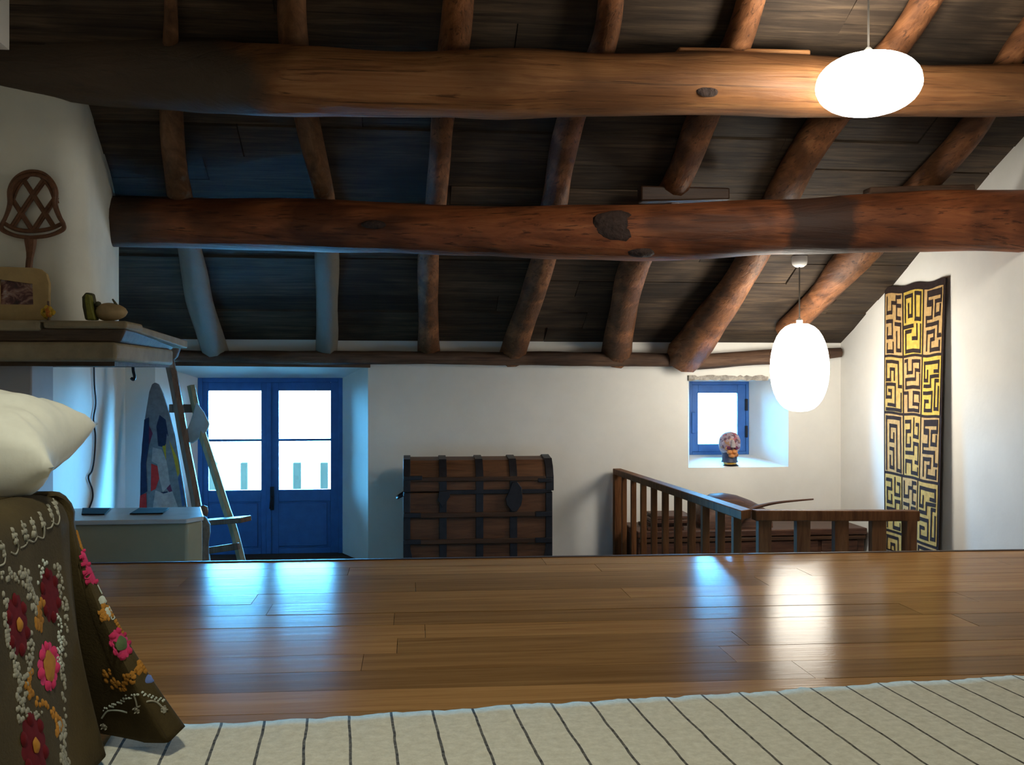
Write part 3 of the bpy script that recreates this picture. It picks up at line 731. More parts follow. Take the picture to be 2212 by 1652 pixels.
M['patch_pale'] = cloth('pale_patch_cloth', (0.34, 0.30, 0.30)); M['patch_plum'] = cloth('plum_patch_cloth', (0.12, 0.03, 0.07)); M['patch_blue'] = cloth('blue_patch_cloth', (0.05, 0.09, 0.2))
obj('board', ob, M['patch_grey'], ib, bevel=.006)
for mt, poly in (('navy', [(312, 905), (322, 900), (322, 960), (316, 1000), (318, 1060), (303, 1070), (304, 1000)]), ('plum', [(311, 925), (322, 918), (330, 935), (322, 960), (309, 958)]),
                 ('red', [(303, 1068), (316, 1064), (317, 1098), (301, 1098)]), ('red', [(327, 1000), (342, 1006), (345, 1030), (336, 1055), (326, 1060)]),
                 ('navy', [(345, 895), (358, 905), (364, 940), (356, 965), (342, 962), (338, 920)]), ('mustard', [(350, 960), (366, 950), (384, 990), (388, 1020), (378, 1040), (368, 1020), (358, 990)]),
                 ('pale', [(330, 965), (350, 970), (362, 1000), (372, 1040), (352, 1062), (344, 1030), (340, 1002), (328, 995)]), ('pale', [(336, 1058), (354, 1064), (384, 1058), (386, 1098), (330, 1098)]),
                 ('plum', [(356, 1048), (372, 1044), (384, 1054), (366, 1062)]), ('navy', [(344, 1062), (362, 1060), (366, 1078), (352, 1084)]), ('blue', [(378, 1042), (390, 1022), (400, 1090), (388, 1096)])):
    obj('patch', MB().prism([ibp(*p) + Vector((0, -.004, 0)) for p in poly], (0, .008, 0)), M['patch_' + mt], ib)['label'] = mt + ' fabric patch'

M['fur'] = plain('dark_plush', (0.10, 0.095, 0.085), 0.8, 0.3, 30, 0.5)
sk = thing('stuffed_figure', 'dark rounded stuffed figure sitting between hearth block and easel', 'figure', at(425, 1200, 6.0) * 1)
sk.location.z = LZ
Yk = 6.0
cc = at(430, 1140, Yk)
obj('body', MB().lathe([(.05, LZ), (.07, LZ + .06), (.058, at(424, 1185, Yk).z), (.058, at(424, 1170, Yk).z), (.068, at(424, 1150, Yk).z), (.066, at(424, 1132, Yk).z), (.045, at(424, 1117, Yk).z), (.01, at(424, 1108, Yk).z)], (cc.x, cc.y, 0), 18), M['fur'], sk, smooth=80)
hh = at(439, 1102, 6.08)
obj('head', MB().lathe([(.005, -.04), (.026, -.03), (.032, 0), (.026, .025), (.004, .034)], hh, 12), M['easel'], sk, smooth=80)

# ------------------------------------------------------------------ trunk
Yt = 6.93
tr = thing('steamer_trunk', 'large domed steamer trunk with dark iron straps against the white wall', 'trunk', at(1030, 1200, 7.18) * 1)
tr.location.z = LZ
tx0, tx1 = at(873, 1100, Yt).x, at(1191, 1100, Yt).x
tzs, tzl, tzt = at(1030, 1061, Yt).z, at(1030, 1008, Yt).z, at(1030, 985, 7.15).z
tB = 7.4
obj('body', MB().bb(tx0, tx1, Yt, tB, LZ, tzs - .004), M['trunk'], tr, bevel=.008)
lp = [(Yt - .004, tzs + .004), (Yt - .004, tzs + .10), (Yt + .03, tzl - .01), (Yt + .09, tzl + .045), (Yt + .17, tzt - .01), (Yt + .25, tzt), (Yt + .34, tzt - .02), (Yt + .43, tzl - .02), (tB, tzs + .08), (tB, tzs + .004)]
def lid_section(x0, x1, grow=0.0):
    cy, cz = (Yt + tB) / 2, tzs
    pts = []
    for y_, z_ in lp:
        d_ = Vector((y_ - cy, z_ - cz)); l_ = d_.length; d_ = d_ * ((l_ + grow) / l_)
        pts.append((cy + d_.x, cz + d_.y))
    return MB().prism([(x0, y_, z_) for y_, z_ in pts], (x1 - x0, 0, 0))
obj('lid', lid_section(tx0, tx1 + .008), M['trunk'], tr, smooth=25, bevel=.006)
M['strap'] = plain('dark_trunk_iron', (0.022, 0.020, 0.024), 0.5, 0.3, 18, 0.2, metal=.3)
for xa in (957, 1036, 1109):
    a, b = at(xa - 8, 1100, Yt).x, at(xa + 8, 1100, Yt).x
    obj('strap', MB().bb(a, b, Yt - .012, Yt + .01, LZ, tzs - .004), M['strap'], tr, bevel=.002)
    obj('lid_strap', lid_section(a, b, .010), M['strap'], tr, smooth=25)
for a, b in ((tx0 - .006, tx0 + .045), (tx1 - .042, tx1 + .006)):
    obj('corner_iron', MB().bb(a, b, Yt - .014, tB, LZ, tzs - .004), M['strap'], tr, bevel=.003)
    obj('lid_corner_iron', lid_section(a, b + (.01 if a > 0 else 0), .012), M['strap'], tr, smooth=25, bevel=.003)
for sx, a in ((1, tx0 + .04), (-1, tx1 - .036)):                 # flared foot plates
    obj('foot_plate', MB().prism([(a, Yt - .016, LZ), (a + sx * .05, Yt - .016, LZ), (a, Yt - .016, at(900, 1178, Yt).z)], (0, .01, 0)), M['strap'], tr)
obj('seam_strap', MB().bb(tx0 + .3, tx1, Yt - .014, Yt + .006, tzs - .014, tzs + .016), M['strap'], tr, bevel=.002)
xs = [tx0 + .045, at(949, 1100, Yt).x, at(965, 1100, Yt).x, at(1028, 1100, Yt).x, at(1044, 1100, Yt).x, at(1101, 1100, Yt).x, at(1117, 1100, Yt).x, tx1 - .042]
for yy in (1110, 1167):
    zc = at(1030, yy, Yt).z
    obj('slat', MB().bb(tx0 + .045, tx1 - .042, Yt - .022, Yt, zc - .018, zc + .018), M['trunk_slat'], tr, bevel=.004)
    for s_ in (0, 1):
        a = (tx0 + .0, tx0 + .17)[s_] if False else None
    obj('slat_clamp', MB().bb(tx0 - .004, tx0 + .12, Yt - .027, Yt, zc - .014, zc + .020), M['strap'], tr, bevel=.003)
    obj('slat_clamp', MB().bb(tx1 - .12, tx1 + .004, Yt - .027, Yt, zc - .018, zc + .018), M['strap'], tr, bevel=.003)
zc = at(1030, 1033, Yt).z
obj('slat', MB().bb(tx0 + .045, tx1 - .042, Yt - .016, Yt + .03, zc - .016, zc + .016), M['trunk_slat'], tr, bevel=.004)
obj('slat_clamp', MB().bb(tx0 - .004, tx0 + .13, Yt - .02, Yt + .03, at(1030, 1030, Yt).z - .014, at(1030, 1030, Yt).z + .016), M['strap'], tr, bevel=.003)
obj('slat_clamp', MB().bb(tx1 - .1, tx1 + .004, Yt - .02, Yt + .03, at(1030, 1037, Yt).z - .014, at(1030, 1037, Yt).z + .014), M['strap'], tr, bevel=.003)
hp = [(1107, 1040), (1118, 1040), (1127, 1052), (1129, 1075), (1126, 1090), (1116, 1104), (1106, 1104), (1095, 1090), (1092, 1076), (1100, 1060)]
obj('hasp', MB().prism([at(x_, y_, Yt - .03) for x_, y_ in hp], (0, .016, 0)), M['strap'], tr, bevel=.003)
hp = [(948, 1060), (972, 1060), (972, 1072), (962, 1086), (956, 1096), (946, 1080)]
obj('hasp', MB().prism([at(x_, y_, Yt - .03) for x_, y_ in hp], (0, .016, 0)), M['strap'], tr, bevel=.003)
hs = [Vector((tx0, 7.08, at(866, 1072, Yt).z)), Vector((tx0 - .045, 7.1, at(860, 1080, Yt).z)), Vector((tx0 - .045, 7.2, at(860, 1080, Yt).z)), Vector((tx0, 7.24, at(866, 1072, Yt).z))]
obj('side_handle', MB().tube(spline(hs, 16), .011, 6), M['strap'], tr)

# ------------------------------------------------------------------ long chest under the window with things on it
ch = thing('bench_chest', 'long low dark wooden chest under the small window behind the railing', 'chest', at(1650, 1190, 7.2) * 1)
ch.location.z = LZ
cx0, cx1 = at(1333, 1012, 7.38).x + .07, XR - .03
czt = at(1650, 1143, 6.95).z
obj('carcass', MB().bb(cx0, cx1, 6.98, 7.43, LZ, czt - .05), M['dark_wood'], ch, bevel=.006)
obj('top', MB().bb(cx0 - .01, cx1 + .01, 6.95, 7.44, czt - .05, czt), M['dark_wood'], ch, bevel=.008)
zb = czt - .05
xb = cx0 + .03
while xb < cx1 - .2:
    w_ = min(.46, cx1 - .03 - xb)
    obj('front_panel', MB().bb(xb, xb + w_ - .03, 6.965, 6.99, LZ + .03, zb - .04), M['dark_wood'], ch, bevel=.006)
    xb += w_
obj('rail_moulding', MB().bb(cx0, cx1, 6.955, 6.985, zb - .034, zb - .006), M['trunk_slat'], ch, bevel=.004)
# upturned trough
Yo = 7.2
tro = MB()
rows = [(1502, 1098, 1118), (1512, 1080, 1118), (1535, 1065, 1118), (1560, 1063, 1118), (1590, 1068, 1118), (1620, 1079, 1118), (1640, 1089, 1116), (1652, 1097, 1112)]
ring = []
for x_, t_, b_ in rows:
    p_ = at(x_, t_, Yo); hgt = p_.z - czt - .003; wd = min(.17, .05 + hgt * 1.2)
    ring.append([Vector((p_.x, Yo - wd * math.cos(a), czt + .003 + max(hgt, .008) * math.sin(a))) for a in [math.pi * k / 10 for k in range(11)]])
n = 11
tro.v = [p_ for r_ in ring for p_ in r_]
for i in range(len(ring) - 1):
    for k in range(n): tro.f.append((i * n + k, i * n + (k + 1) % n, (i + 1) * n + (k + 1) % n, (i + 1) * n + k))
tro.f += [tuple(range(n)), tuple((len(ring) - 1) * n + k for k in range(n))]
tag(obj('trough', tro, M['dark_wood'], smooth=70), 'dark upturned wooden trough lying on the long chest', 'trough')
for k, (xa, xb_, dy, lab) in enumerate(((1392, 1470, 0, 'lowest'), (1398, 1478, .02, 'second lowest'), (1402, 1484, -.02, 'second highest'), (1410, 1490, .01, 'topmost'))):
    a, b = at(xa, 1100, 7.1).x, at(xb_, 1100, 7.1).x
    tag(obj('loose_board', MB().bb(a, b, 7.0 + dy, 7.3 + dy, czt + .001 + k * .026, czt + .026 + k * .026), M['dark_wood'], bevel=.003), lab + ' dark board of the small pile on the left end of the long chest', 'board', 'boards piled on the long chest')
po = [at(1590, 1108, 7.0), at(1622, 1100, 7.0), at(1650, 1090, 7.0), at(1690, 1083, 7.0), at(1757, 1077, 7.0)]
po[0].z = czt + .02
tag(obj('curved_pole', MB().tube(spline(po, 24), [.02 - .0006 * k for k in range(25)], 8), M['dark_wood'], smooth=60), 'slim curved dark pole sticking out over the chest below the window', 'pole')

# ------------------------------------------------------------------ stair railing
rx = at(1333, 1012, 7.38).x
yn = 4.44
zr0 = at(1333, 1011, 7.38).z; zr1 = at(1622, 1100, yn).z
rl_ = thing('stair_railing', 'brown L shaped stair railing with flat balusters right of the trunk', 'railing', (rx + .4, 5.6, LZ))
xc = at(1612, 1105, yn).x
def rail_pt(t): return Vector((rx + (xc - rx) * t, 7.40 + (yn - 7.40) * t, zr0 + (zr1 - zr0) * t))
th = .045
xe = at(1981, 1105, yn).x; ze = at(1981, 1101, yn).z
obj('handrail', MB().hexa([rail_pt(0) + Vector((-.03, 0, -th)), rail_pt(0) + Vector((.035, 0, -th)), rail_pt(1) + Vector((.035, .03, -th)), rail_pt(1) + Vector((-.035, -.03, -th))],
                          [rail_pt(0) + Vector((-.03, 0, 0)), rail_pt(0) + Vector((.035, 0, 0)), rail_pt(1) + Vector((.035, .03, 0)), rail_pt(1) + Vector((-.035, -.03, 0))]), M['rail'], rl_, bevel=.005)
obj('handrail', MB().hexa([(xc + .036, yn - .03, zr1 - .05), (xe, yn - .03, ze - .05), (xe, yn + .03, ze - .05), (xc + .036, yn + .03, zr1 - .05)],
                          [(xc + .036, yn - .03, zr1), (xe, yn - .03, ze), (xe, yn + .03, ze), (xc + .036, yn + .03, zr1)]), M['rail'], rl_, bevel=.005)
p0 = rail_pt(0)
obj('post', MB().bb(p0.x - .03, p0.x + .035, 7.33, 7.40, LZ, zr0 - th), M['rail'], rl_, bevel=.003)
for xa, xb_ in ((1343, 1353), (1363, 1374), (1384, 1396), (1407, 1419), (1431, 1444), (1457, 1472), (1486, 1501), (1515, 1531), (1547, 1564), (1582, 1600)):
    xm_ = (xa + xb_) / 2
    best = min((abs(pix(rail_pt(k / 400) + Vector((0, 0, -th)))[0] - xm_), k / 400) for k in range(401))[1]
    p = rail_pt(best); w_ = (xb_ - xa) / F * depth(p)
    obj('baluster', MB().bb(p.x - w_ / 2, p.x + w_ / 2, p.y - .018, p.y + .018, LZ, p.z - th), M['rail'], rl_, bevel=.002)
for xa, xb_ in ((1639, 1667), (1721.5, 1751), (1804, 1834), (1884, 1915)):
    a, b = at(xa, 1150, yn - .02), at(xb_, 1150, yn - .02)
    obj('baluster', MB().bb(a.x, b.x, yn - .02, yn + .02, LZ, zr1 - .045), M['rail'], rl_, bevel=.002)
a, b = at(1961, 1150, yn - .03), at(1981, 1150, yn - .03)
obj('post', MB().bb(a.x, b.x, yn - .03, yn + .03, LZ, ze - .045), M['rail'], rl_, bevel=.003)

# ------------------------------------------------------------------ painted head on the window sill
fg = thing('painted_head', 'painted carved head on a dark stand on the small window sill', 'sculpture', at(1578, 1006, 7.53) * 1)
Yf = 7.53
zsil = wB + (iB - wB) * (Yf - YW) / (YD - YW)
fg.location.z = zsil
m, nt, bs = base_mat('mottled_paint')
vv = coords(nt, (1, 1, 1)); vo = nt.nodes.new('ShaderNodeTexVoronoi'); vo.inputs['Scale'].default_value = 52; nt.links.new(vv, vo.inputs['Vector'])
sp_ = nt.nodes.new('ShaderNodeSeparateColor'); nt.links.new(vo.outputs['Color'], sp_.inputs[0])
rr = ramp(nt, [(0.0, (0.10, 0.04, 0.06)), (0.2, (0.30, 0.21, 0.23)), (0.45, (0.34, 0.08, 0.10)), (0.58, (0.26, 0.20, 0.24)), (0.8, (0.32, 0.17, 0.09)), (0.9, (0.38, 0.28, 0.30))]); rr.color_ramp.interpolation = 'CONSTANT'
nt.links.new(sp_.outputs[0], rr.inputs[0]); nt.links.new(rr.outputs[0], bs.inputs['Base Color']); bs.inputs['Roughness'].default_value = .45
M['head'] = m
M['orange_paint'] = plain('orange_paint', (0.50, 0.20, 0.06), 0.5, 0.5, 45)
M['gold'] = plain('gold_band', (0.62, 0.36, 0.05), 0.4, 0.1, 20); M['navy'] = plain('navy_paint', (0.03, 0.035, 0.07), 0.5, 0.4, 30)
def fz(yy): return at(1576, yy, Yf).z
fc = at(1576, 960, Yf); k_ = depth(fc) / F
def rp(px): return px * k_
obj('stand', MB().lathe([(rp(17), zsil), (rp(17), fz(1003)), (rp(14), fz(1002)), (rp(14), fz(1000.5))], (fc.x + rp(2), fc.y, 0), 4 * 6), M['iron'], fg)
obj('stand_band', MB().lathe([(rp(14), fz(1001)), (rp(14.5), fz(997)), (rp(13), fz(996))], (fc.x + rp(1), fc.y, 0), 24), M['gold'], fg)['label'] = 'gold band on the stand'
obj('neck', MB().lathe([(rp(18), fz(996.5)), (rp(16), fz(992)), (rp(16), fz(984)), (rp(17), fz(974)), (rp(15), fz(966))], (fc.x, fc.y, 0), 20), M['navy'], fg, smooth=60)
hp = []
for k in range(19):
    t = -1 + 2 * k / 18; yy = 958 - t * 28
    hp.append((max(.002, rp(23.5) * (max(0, 1 - abs(t) ** 2.2)) ** .5 * (1 + .06 * t - (.14 if t < -.4 else 0) * (abs(t) - .4))), fz(yy)))
obj('head', MB().lathe(hp, (fc.x, fc.y, 0), 24, sy=.9), M['head'], fg, smooth=80)
fm_ = MB()
for dx, yy, rr_, rz_ in ((-5, 974, 7, 6), (5, 973, 8, 6), (0, 982, 8, 5), (9, 980, 6, 5), (-9, 966, 6, 5)):
    blob(fm_, Vector((fc.x + rp(dx), fc.y - rp(15), fz(yy))), rp(rr_), 10, rz_ / rr_)
obj('chin', fm_, M['orange_paint'], fg, smooth=80)['label'] = 'orange beard and mouth'
nb = MB(); nb.tube([(fc.x + rp(0), fc.y - rp(20), fz(948)), (fc.x, fc.y - rp(24), fz(957)), (fc.x, fc.y - rp(23), fz(963))], [rp(3), rp(5), rp(6)], 8)
obj('nose', nb, M['patch_pale'], fg, smooth=80)
for s_ in (-1, 1):
    e_ = MB(); blob(e_, Vector((fc.x + rp(8 * s_), fc.y - rp(19.5), fz(965))), rp(5), 10, .8)
    obj('eye', e_, M['patch_plum'], fg, smooth=80)

# ------------------------------------------------------------------ wall hanging with meander applique
wh = thing('wall_hanging', 'long yellow and black maze patterned textile hanging on the right wall', 'textile', (XR, 6.3, LZ))
WX = XR - .016
c_tl, c_tr = atX(1911, 622, WX), atX(2046, 600, WX)
z_b = -.46
yl, yr = c_tl.y, c_tr.y
def wpt(u, v, off=0.0):                # u from far to near edge, v from top to bottom
    y_ = yl + (yr - yl) * u
    zt_ = c_tl.z + (c_tr.z - c_tl.z) * u
    x_ = WX - .006 * math.sin(u * 7 + v * 3) - (.006 + .06 * v) * max(0, u - .25) / .75 - off
    return Vector((x_, y_, zt_ + (z_b - zt_) * v + .008 * math.sin(u * 15) * (1 - v)))
wm = MB(); NU, NV = 16, 48
wm.grid(lambda u, v: wpt(u, v), NU, NV)
wm.grid(lambda u, v: wpt(u, v, -.008), NU, NV)
w_ = NU + 1; o2 = w_ * (NV + 1)
bd = [(i, i + 1) for i in range(NU)] + [(NV * w_ + i + 1, NV * w_ + i) for i in range(NU)] + [((j + 1) * w_, j * w_) for j in range(NV)] + [(j * w_ + NU, (j + 1) * w_ + NU) for j in range(NV)]
for a, b in bd: wm.f.append((a, b, b + o2, a + o2))
M['hang_dark'] = cloth('dark_brown_cloth', (0.028, 0.018, 0.016))
M['hang_y1'] = cloth('yellow_cloth', (0.52, 0.36, 0.07)); M['hang_y2'] = cloth('tan_cloth', (0.46, 0.29, 0.12)); M['hang_y3'] = cloth('ochre_cloth', (0.48, 0.32, 0.10))
obj('backing', wm, M['hang_dark'], wh, smooth=60)
TPL = [
 [[(.12, .08), (.12, .32), (.42, .32), (.42, .16), (.68, .16), (.68, .06), (.92, .06)], [(.92, .2), (.7, .2), (.7, .4), (.9, .4)], [(.1, .46), (.45, .46), (.45, .72), (.15, .72), (.15, .58)], [(.62, .5), (.92, .5), (.92, .92), (.7, .92), (.7, .64)], [(.15, .84), (.15, .95), (.5, .95), (.5, .82)]],
 [[(.1, .46), (.1, .08), (.45, .08), (.45, .4), (.27, .4), (.27, .22)], [(.62, .46), (.62, .06), (.9, .06), (.9, .46), (.62, .46)], [(.0, .56), (.5, .56)], [(.72, .56), (.72, .76), (.48, .76)], [(.12, .64), (.12, .95), (.92, .95), (.92, .56)], [(.12, .64), (.4, .64)]],
 [[(.2, .1), (.92, .06), (.92, .22), (.62, .22), (.62, .42), (.88, .42), (.88, .3)], [(.2, .1), (.2, .2), (.45, .24), (.45, .44), (.15, .44), (.15, .55), (.8, .55), (.8, .74), (.95, .74)], [(.2, .92), (.2, .66), (.6, .66), (.6, .78), (.42, .78), (.42, .94), (.9, .94), (.9, .84)]],
 [[(.1, .42), (.1, .08), (.78, .08), (.78, .52), (.95, .52)], [(.1, .42), (.34, .42), (.34, .22), (.56, .22), (.56, .4)], [(.1, .5), (.6, .5), (.6, .88), (.2, .88)], [(.1, .5), (.1, .74), (.38, .74), (.38, .62), (.24, .62)], [(.1, .96), (.92, .96), (.92, .66)]],
 [[(.08, .06), (.2, .06), (.2, .28), (.48, .28), (.48, .08), (.9, .08), (.9, .24), (.66, .24), (.66, .4), (.12, .4)], [(.12, .4), (.12, .54), (.92, .54), (.92, .32)], [(.05, .64), (.24, .64), (.24, .95), (.9, .95), (.9, .84), (.55, .84), (.55, .64), (.92, .64), (.92, .76)]],
 [[(.12, .4), (.12, .1), (.9, .1), (.9, .26), (.68, .26)], [(.12, .4), (.3, .4), (.3, .24)], [(.12, .5), (.48, .5), (.48, .34), (.9, .34)], [(.9, .42), (.74, .42), (.74, .9), (.92, .9), (.92, .54)], [(.1, .62), (.58, .62), (.58, .92), (.18, .92), (.18, .76), (.38, .76)]],
 [[(.1, .95), (.1, .06), (.88, .06), (.88, .95), (.66, .95), (.66, .2), (.3, .2), (.3, .46), (.5, .46), (.5, .34)], [(.3, .6), (.48, .6), (.48, .92), (.3, .92), (.3, .74)]],
 [[(.1, .1), (.4, .1), (.4, .26), (.14, .26), (.14, .5), (.4, .5), (.4, .38)], [(.6, .06), (.6, .34), (.9, .34), (.9, .14), (.76, .14)], [(.12, .62), (.62, .62), (.62, .46), (.92, .46), (.92, .76), (.74, .76)], [(.12, .94), (.12, .76), (.5, .76), (.5, .94), (.92, .94), (.92, .86)]],
]
rowv = [0.02, 0.262, 0.476, 0.705, 0.925, 1.0]
colu = [0.015, 0.335, 0.655, 0.988]
order = [[0, 1, 2], [3, 4, 5], [6, 7, 2], [7, 0, 5], [3, 1, 6]]
tint = [[2, 1, 2], [3, 2, 1], [2, 3, 2], [3, 2, 3], [3, 3, 2]]
for r_ in range(5):
    for c_ in range(3):
        ua, ub = colu[c_] + .012, colu[c_ + 1] - .012
        if r_ >= 3: ua, ub = ua - (0.03 if c_ else 0), ub - (.03 if c_ < 2 else 0)
        va, vb = rowv[r_] + .005, rowv[r_ + 1] - .005
        cell = MB().grid(lambda u, v: wpt(ua + (ub - ua) * u, va + (vb - va) * v, .003), 5, 9)
        ce = obj('panel', cell, M['hang_y%d' % tint[r_][c_]], wh, smooth=60, closed=False)
        st = MB()
        wid = .072
        vmax = 1.0 if r_ < 4 else 2.6
        hgt = (vb - va) * 2.0; wdt = (ub - ua) * abs(yl - yr)
        for line in TPL[order[r_][c_]]:
            for k in range(len(line) - 1):
                (x0, y0), (x1, y1) = line[k], line[k + 1]
                if r_ == 4: y0, y1 = y0 * 3, y1 * 3
                if r_ == 4 and (y0 > 1.0 and y1 > 1.0): continue
                y0, y1 = min(y0, .99), min(y1, .99)
                L = math.hypot(x1 - x0, y1 - y0)
                if L < .01: continue
                hx, hy = wid * .5, .035 if r_ < 4 else .1
                xa, xb_ = min(x0, x1) - hx * .9, max(x0, x1) + hx * .9
                yA, yB_ = min(y0, y1) - hy * .9, max(y0, y1) + hy * .9
                xa, xb_, yA, yB_ = max(xa, .01), min(xb_, .99), max(yA, .01), min(yB_, .995)
                jx, jy = random.uniform(-.02, .02), random.uniform(-.01, .01)
                def mp(u, v): return wpt(ua + (ub - ua) * (xa + (xb_ - xa) * u + jx * (v - .5)), va + (vb - va) * (yA + (yB_ - yA) * v + jy * (u - .5)), .0055)
                st.grid(mp, 2, 3)
        obj('meander', st, M['hang_dark'], ce, smooth=60, closed=False)

# ------------------------------------------------------------------ rug
ra = Vector((-.455, 2.14, 0)); rd = Vector((1.99, .14, 0)).normalized(); rn = Vector((rd.y, -rd.x, 0))
m, nt, bs = base_mat('striped_cream_wool')
tc = nt.nodes.new('ShaderNodeTexCoord'); sx = nt.nodes.new('ShaderNodeSeparateXYZ')
nt.links.new(tc.outputs['UV'], sx.inputs[0])
wv = nz(nt, tc.outputs['UV'], 5.0, 3)
def mth(op, a, b):
    n_ = nt.nodes.new('ShaderNodeMath'); n_.operation = op
    for i_, q in enumerate((a, b)):
        if isinstance(q, (int, float)): n_.inputs[i_].default_value = q
        else: nt.links.new(q, n_.inputs[i_])
    return n_.outputs[0]
xw = mth('ADD', sx.outputs[0], mth('MULTIPLY', mth('SUBTRACT', wv, .5), .012))
fr_ = mth('FRACT', mth('DIVIDE', xw, .0915), 0.0)
st_ = mth('LESS_THAN', mth('ABSOLUTE', mth('SUBTRACT', fr_, .5), 0), .032)
thin = mth('MULTIPLY', st_, mth('ADD', .55, mth('MULTIPLY', nz(nt, tc.outputs['UV'], 60, 3), .7)))
wn = nz(nt, tc.outputs['UV'], 45, 6, .75)
rr = ramp(nt, [(.3, (.54, .49, .35)), (.7, (.74, .69, .53))]); nt.links.new(wn, rr.inputs[0])
cc_ = mixc(nt, thin, rr.outputs[0], (.045, .035, .02))
nt.links.new(cc_, bs.inputs['Base Color']); bs.inputs['Roughness'].default_value = .95; bs.inputs['Specular IOR Level'].default_value = .1
bump(nt, bs, wn, .5, .006)
M['rug'] = m
NU, NV = 220, 40
mbr = MB(); uvs = []
rg = random.Random(2)
fr_noise = [mnoise.noise(Vector((k * .33, 0, 0))) * .008 + mnoise.noise(Vector((k * .07, 5, 0))) * .016 + rg.uniform(-.003, .003) for k in range(NU + 1)]
def rugp(i, j):
    s_ = -.17 + 2.97 * i / NU; t_ = 1.5 * j / NV
    p_ = ra + rd * s_ + rn * (t_ - (fr_noise[i] if j == 0 else fr_noise[i] * max(0, 1 - j / 3)))
    z_ = .007 + .004 * mnoise.noise(Vector((s_ * 2.2, t_ * 1.5, 1))) + (.001 * math.sin(s_ / .0915 * 2 * math.pi) if j < 3 else 0)
    return Vector((p_.x, p_.y, max(z_, .004))), (s_, t_)
for j in range(NV + 1):
    for i in range(NU + 1):
        p_, q_ = rugp(i, j); mbr.v.append(p_); uvs.append(q_)
for j in range(NV):
    for i in range(NU): mbr.f.append((j * (NU + 1) + i, (j + 1) * (NU + 1) + i, (j + 1) * (NU + 1) + i + 1, j * (NU + 1) + i + 1))
rug = obj('rug', mbr, M['rug'], smooth=70, closed=False)
ul = rug.data.uv_layers.new(name='weave')
for lp_ in rug.data.loops: ul.data[lp_.index].uv = uvs[lp_.vertex_index]
so = rug.modifiers.new('thickness', 'SOLIDIFY'); so.thickness = .005; so.offset = 1
tag(rug, 'cream woven rug with thin dark stripes on the boarded floor', 'rug')

# ------------------------------------------------------------------ bed, bedspread, pillow
BX, BY0, BY1, BT = -.64, -.1, 1.96, .53
bd_ = thing('bed', 'low bed hidden under the embroidered bedspread at the left', 'bed', (-1.3, .9, 0))
M['sheet'] = plain('sheet', (0.5, 0.46, 0.38), 0.9)
obj('mattress', MB().bb(-2.05, BX - .02, BY0, BY1 - .04, .22, BT - .012), M['sheet'], bd_, bevel=.04)
obj('bed_base', MB().bb(-2.03, BX - .05, BY0 + .02, BY1 - .08, .0, .215), M['dark_wood'], bd_, bevel=.01)

m, nt, bs = base_mat('olive_velvet')
vv = coords(nt, (1, 1, 1)); f1 = nz(nt, vv, 5, 4, .6); f2_ = nz(nt, vv, 160, 3, .7)
rr = ramp(nt, [(.3, (.034, .024, .009)), (.7, (.075, .052, .018))]); nt.links.new(f1, rr.inputs[0])
nt.links.new(mixc(nt, .25, rr.outputs[0], mixc(nt, f2_, (.016, .012, .006), (.09, .07, .035))), bs.inputs['Base Color'])
bs.inputs['Roughness'].default_value = .85; bs.inputs['Sheen Weight'].default_value = .02; bs.inputs['Specular IOR Level'].default_value = .08; bs.inputs['Sheen Roughness'].default_value = .4
bump(nt, bs, f2_, .4, .003); M['velvet'] = m
M['velvet_dark'] = cloth('dark_hem_velvet', (0.035, 0.024, 0.015))
# drape described along its hem: s -> (top edge point, hem point)
KEY = [  # s, top(x, y), hem(x, y, z)
 (0.0, (BX, -.1), (-.59, -.1, .03)), (.8, (BX, .7), (-.60, .7, .03)), (1.3, (BX, 1.2), (-.575, 1.2, .03)), (1.6, (BX, 1.5), (-.60, 1.52, .03)), (1.8, (BX, 1.7), (-.575, 1.74, .03)),
 (1.97, (BX, 1.83), (-.585, 1.90, .04)), (2.07, (BX - .005, 1.88), (-.635, 1.99, .05)), (2.14, (BX - .01, 1.90), (-.645, 2.03, .045)), (2.3, (BX - .005, 1.905), (-.53, 1.985, .035)), (2.42, (BX - .0, 1.912), (-.465, 1.95, .045)),
 (2.47, (BX - .002, 1.925), (-.45, 1.985, .06)), (2.54, (BX - .01, 1.94), (-.485, 2.05, .05)), (2.9, (BX - .2, 1.96), (-.85, 2.06, .03)), (3.9, (BX - 1.2, 1.96), (-1.9, 2.04, .03))]
def keyed(s_):
    for i in range(len(KEY) - 1):
        if s_ <= KEY[i + 1][0] or i == len(KEY) - 2:
            a, b = KEY[i], KEY[i + 1]; f = (s_ - a[0]) / (b[0] - a[0]); f = max(0, min(1, f)); f = f * f * (3 - 2 * f) * .5 + f * .5
            tx = a[1][0] + (b[1][0] - a[1][0]) * f; ty = a[1][1] + (b[1][1] - a[1][1]) * f
            return (tx, ty), tuple(a[2][k] + (b[2][k] - a[2][k]) * f for k in range(3))
RD = .055
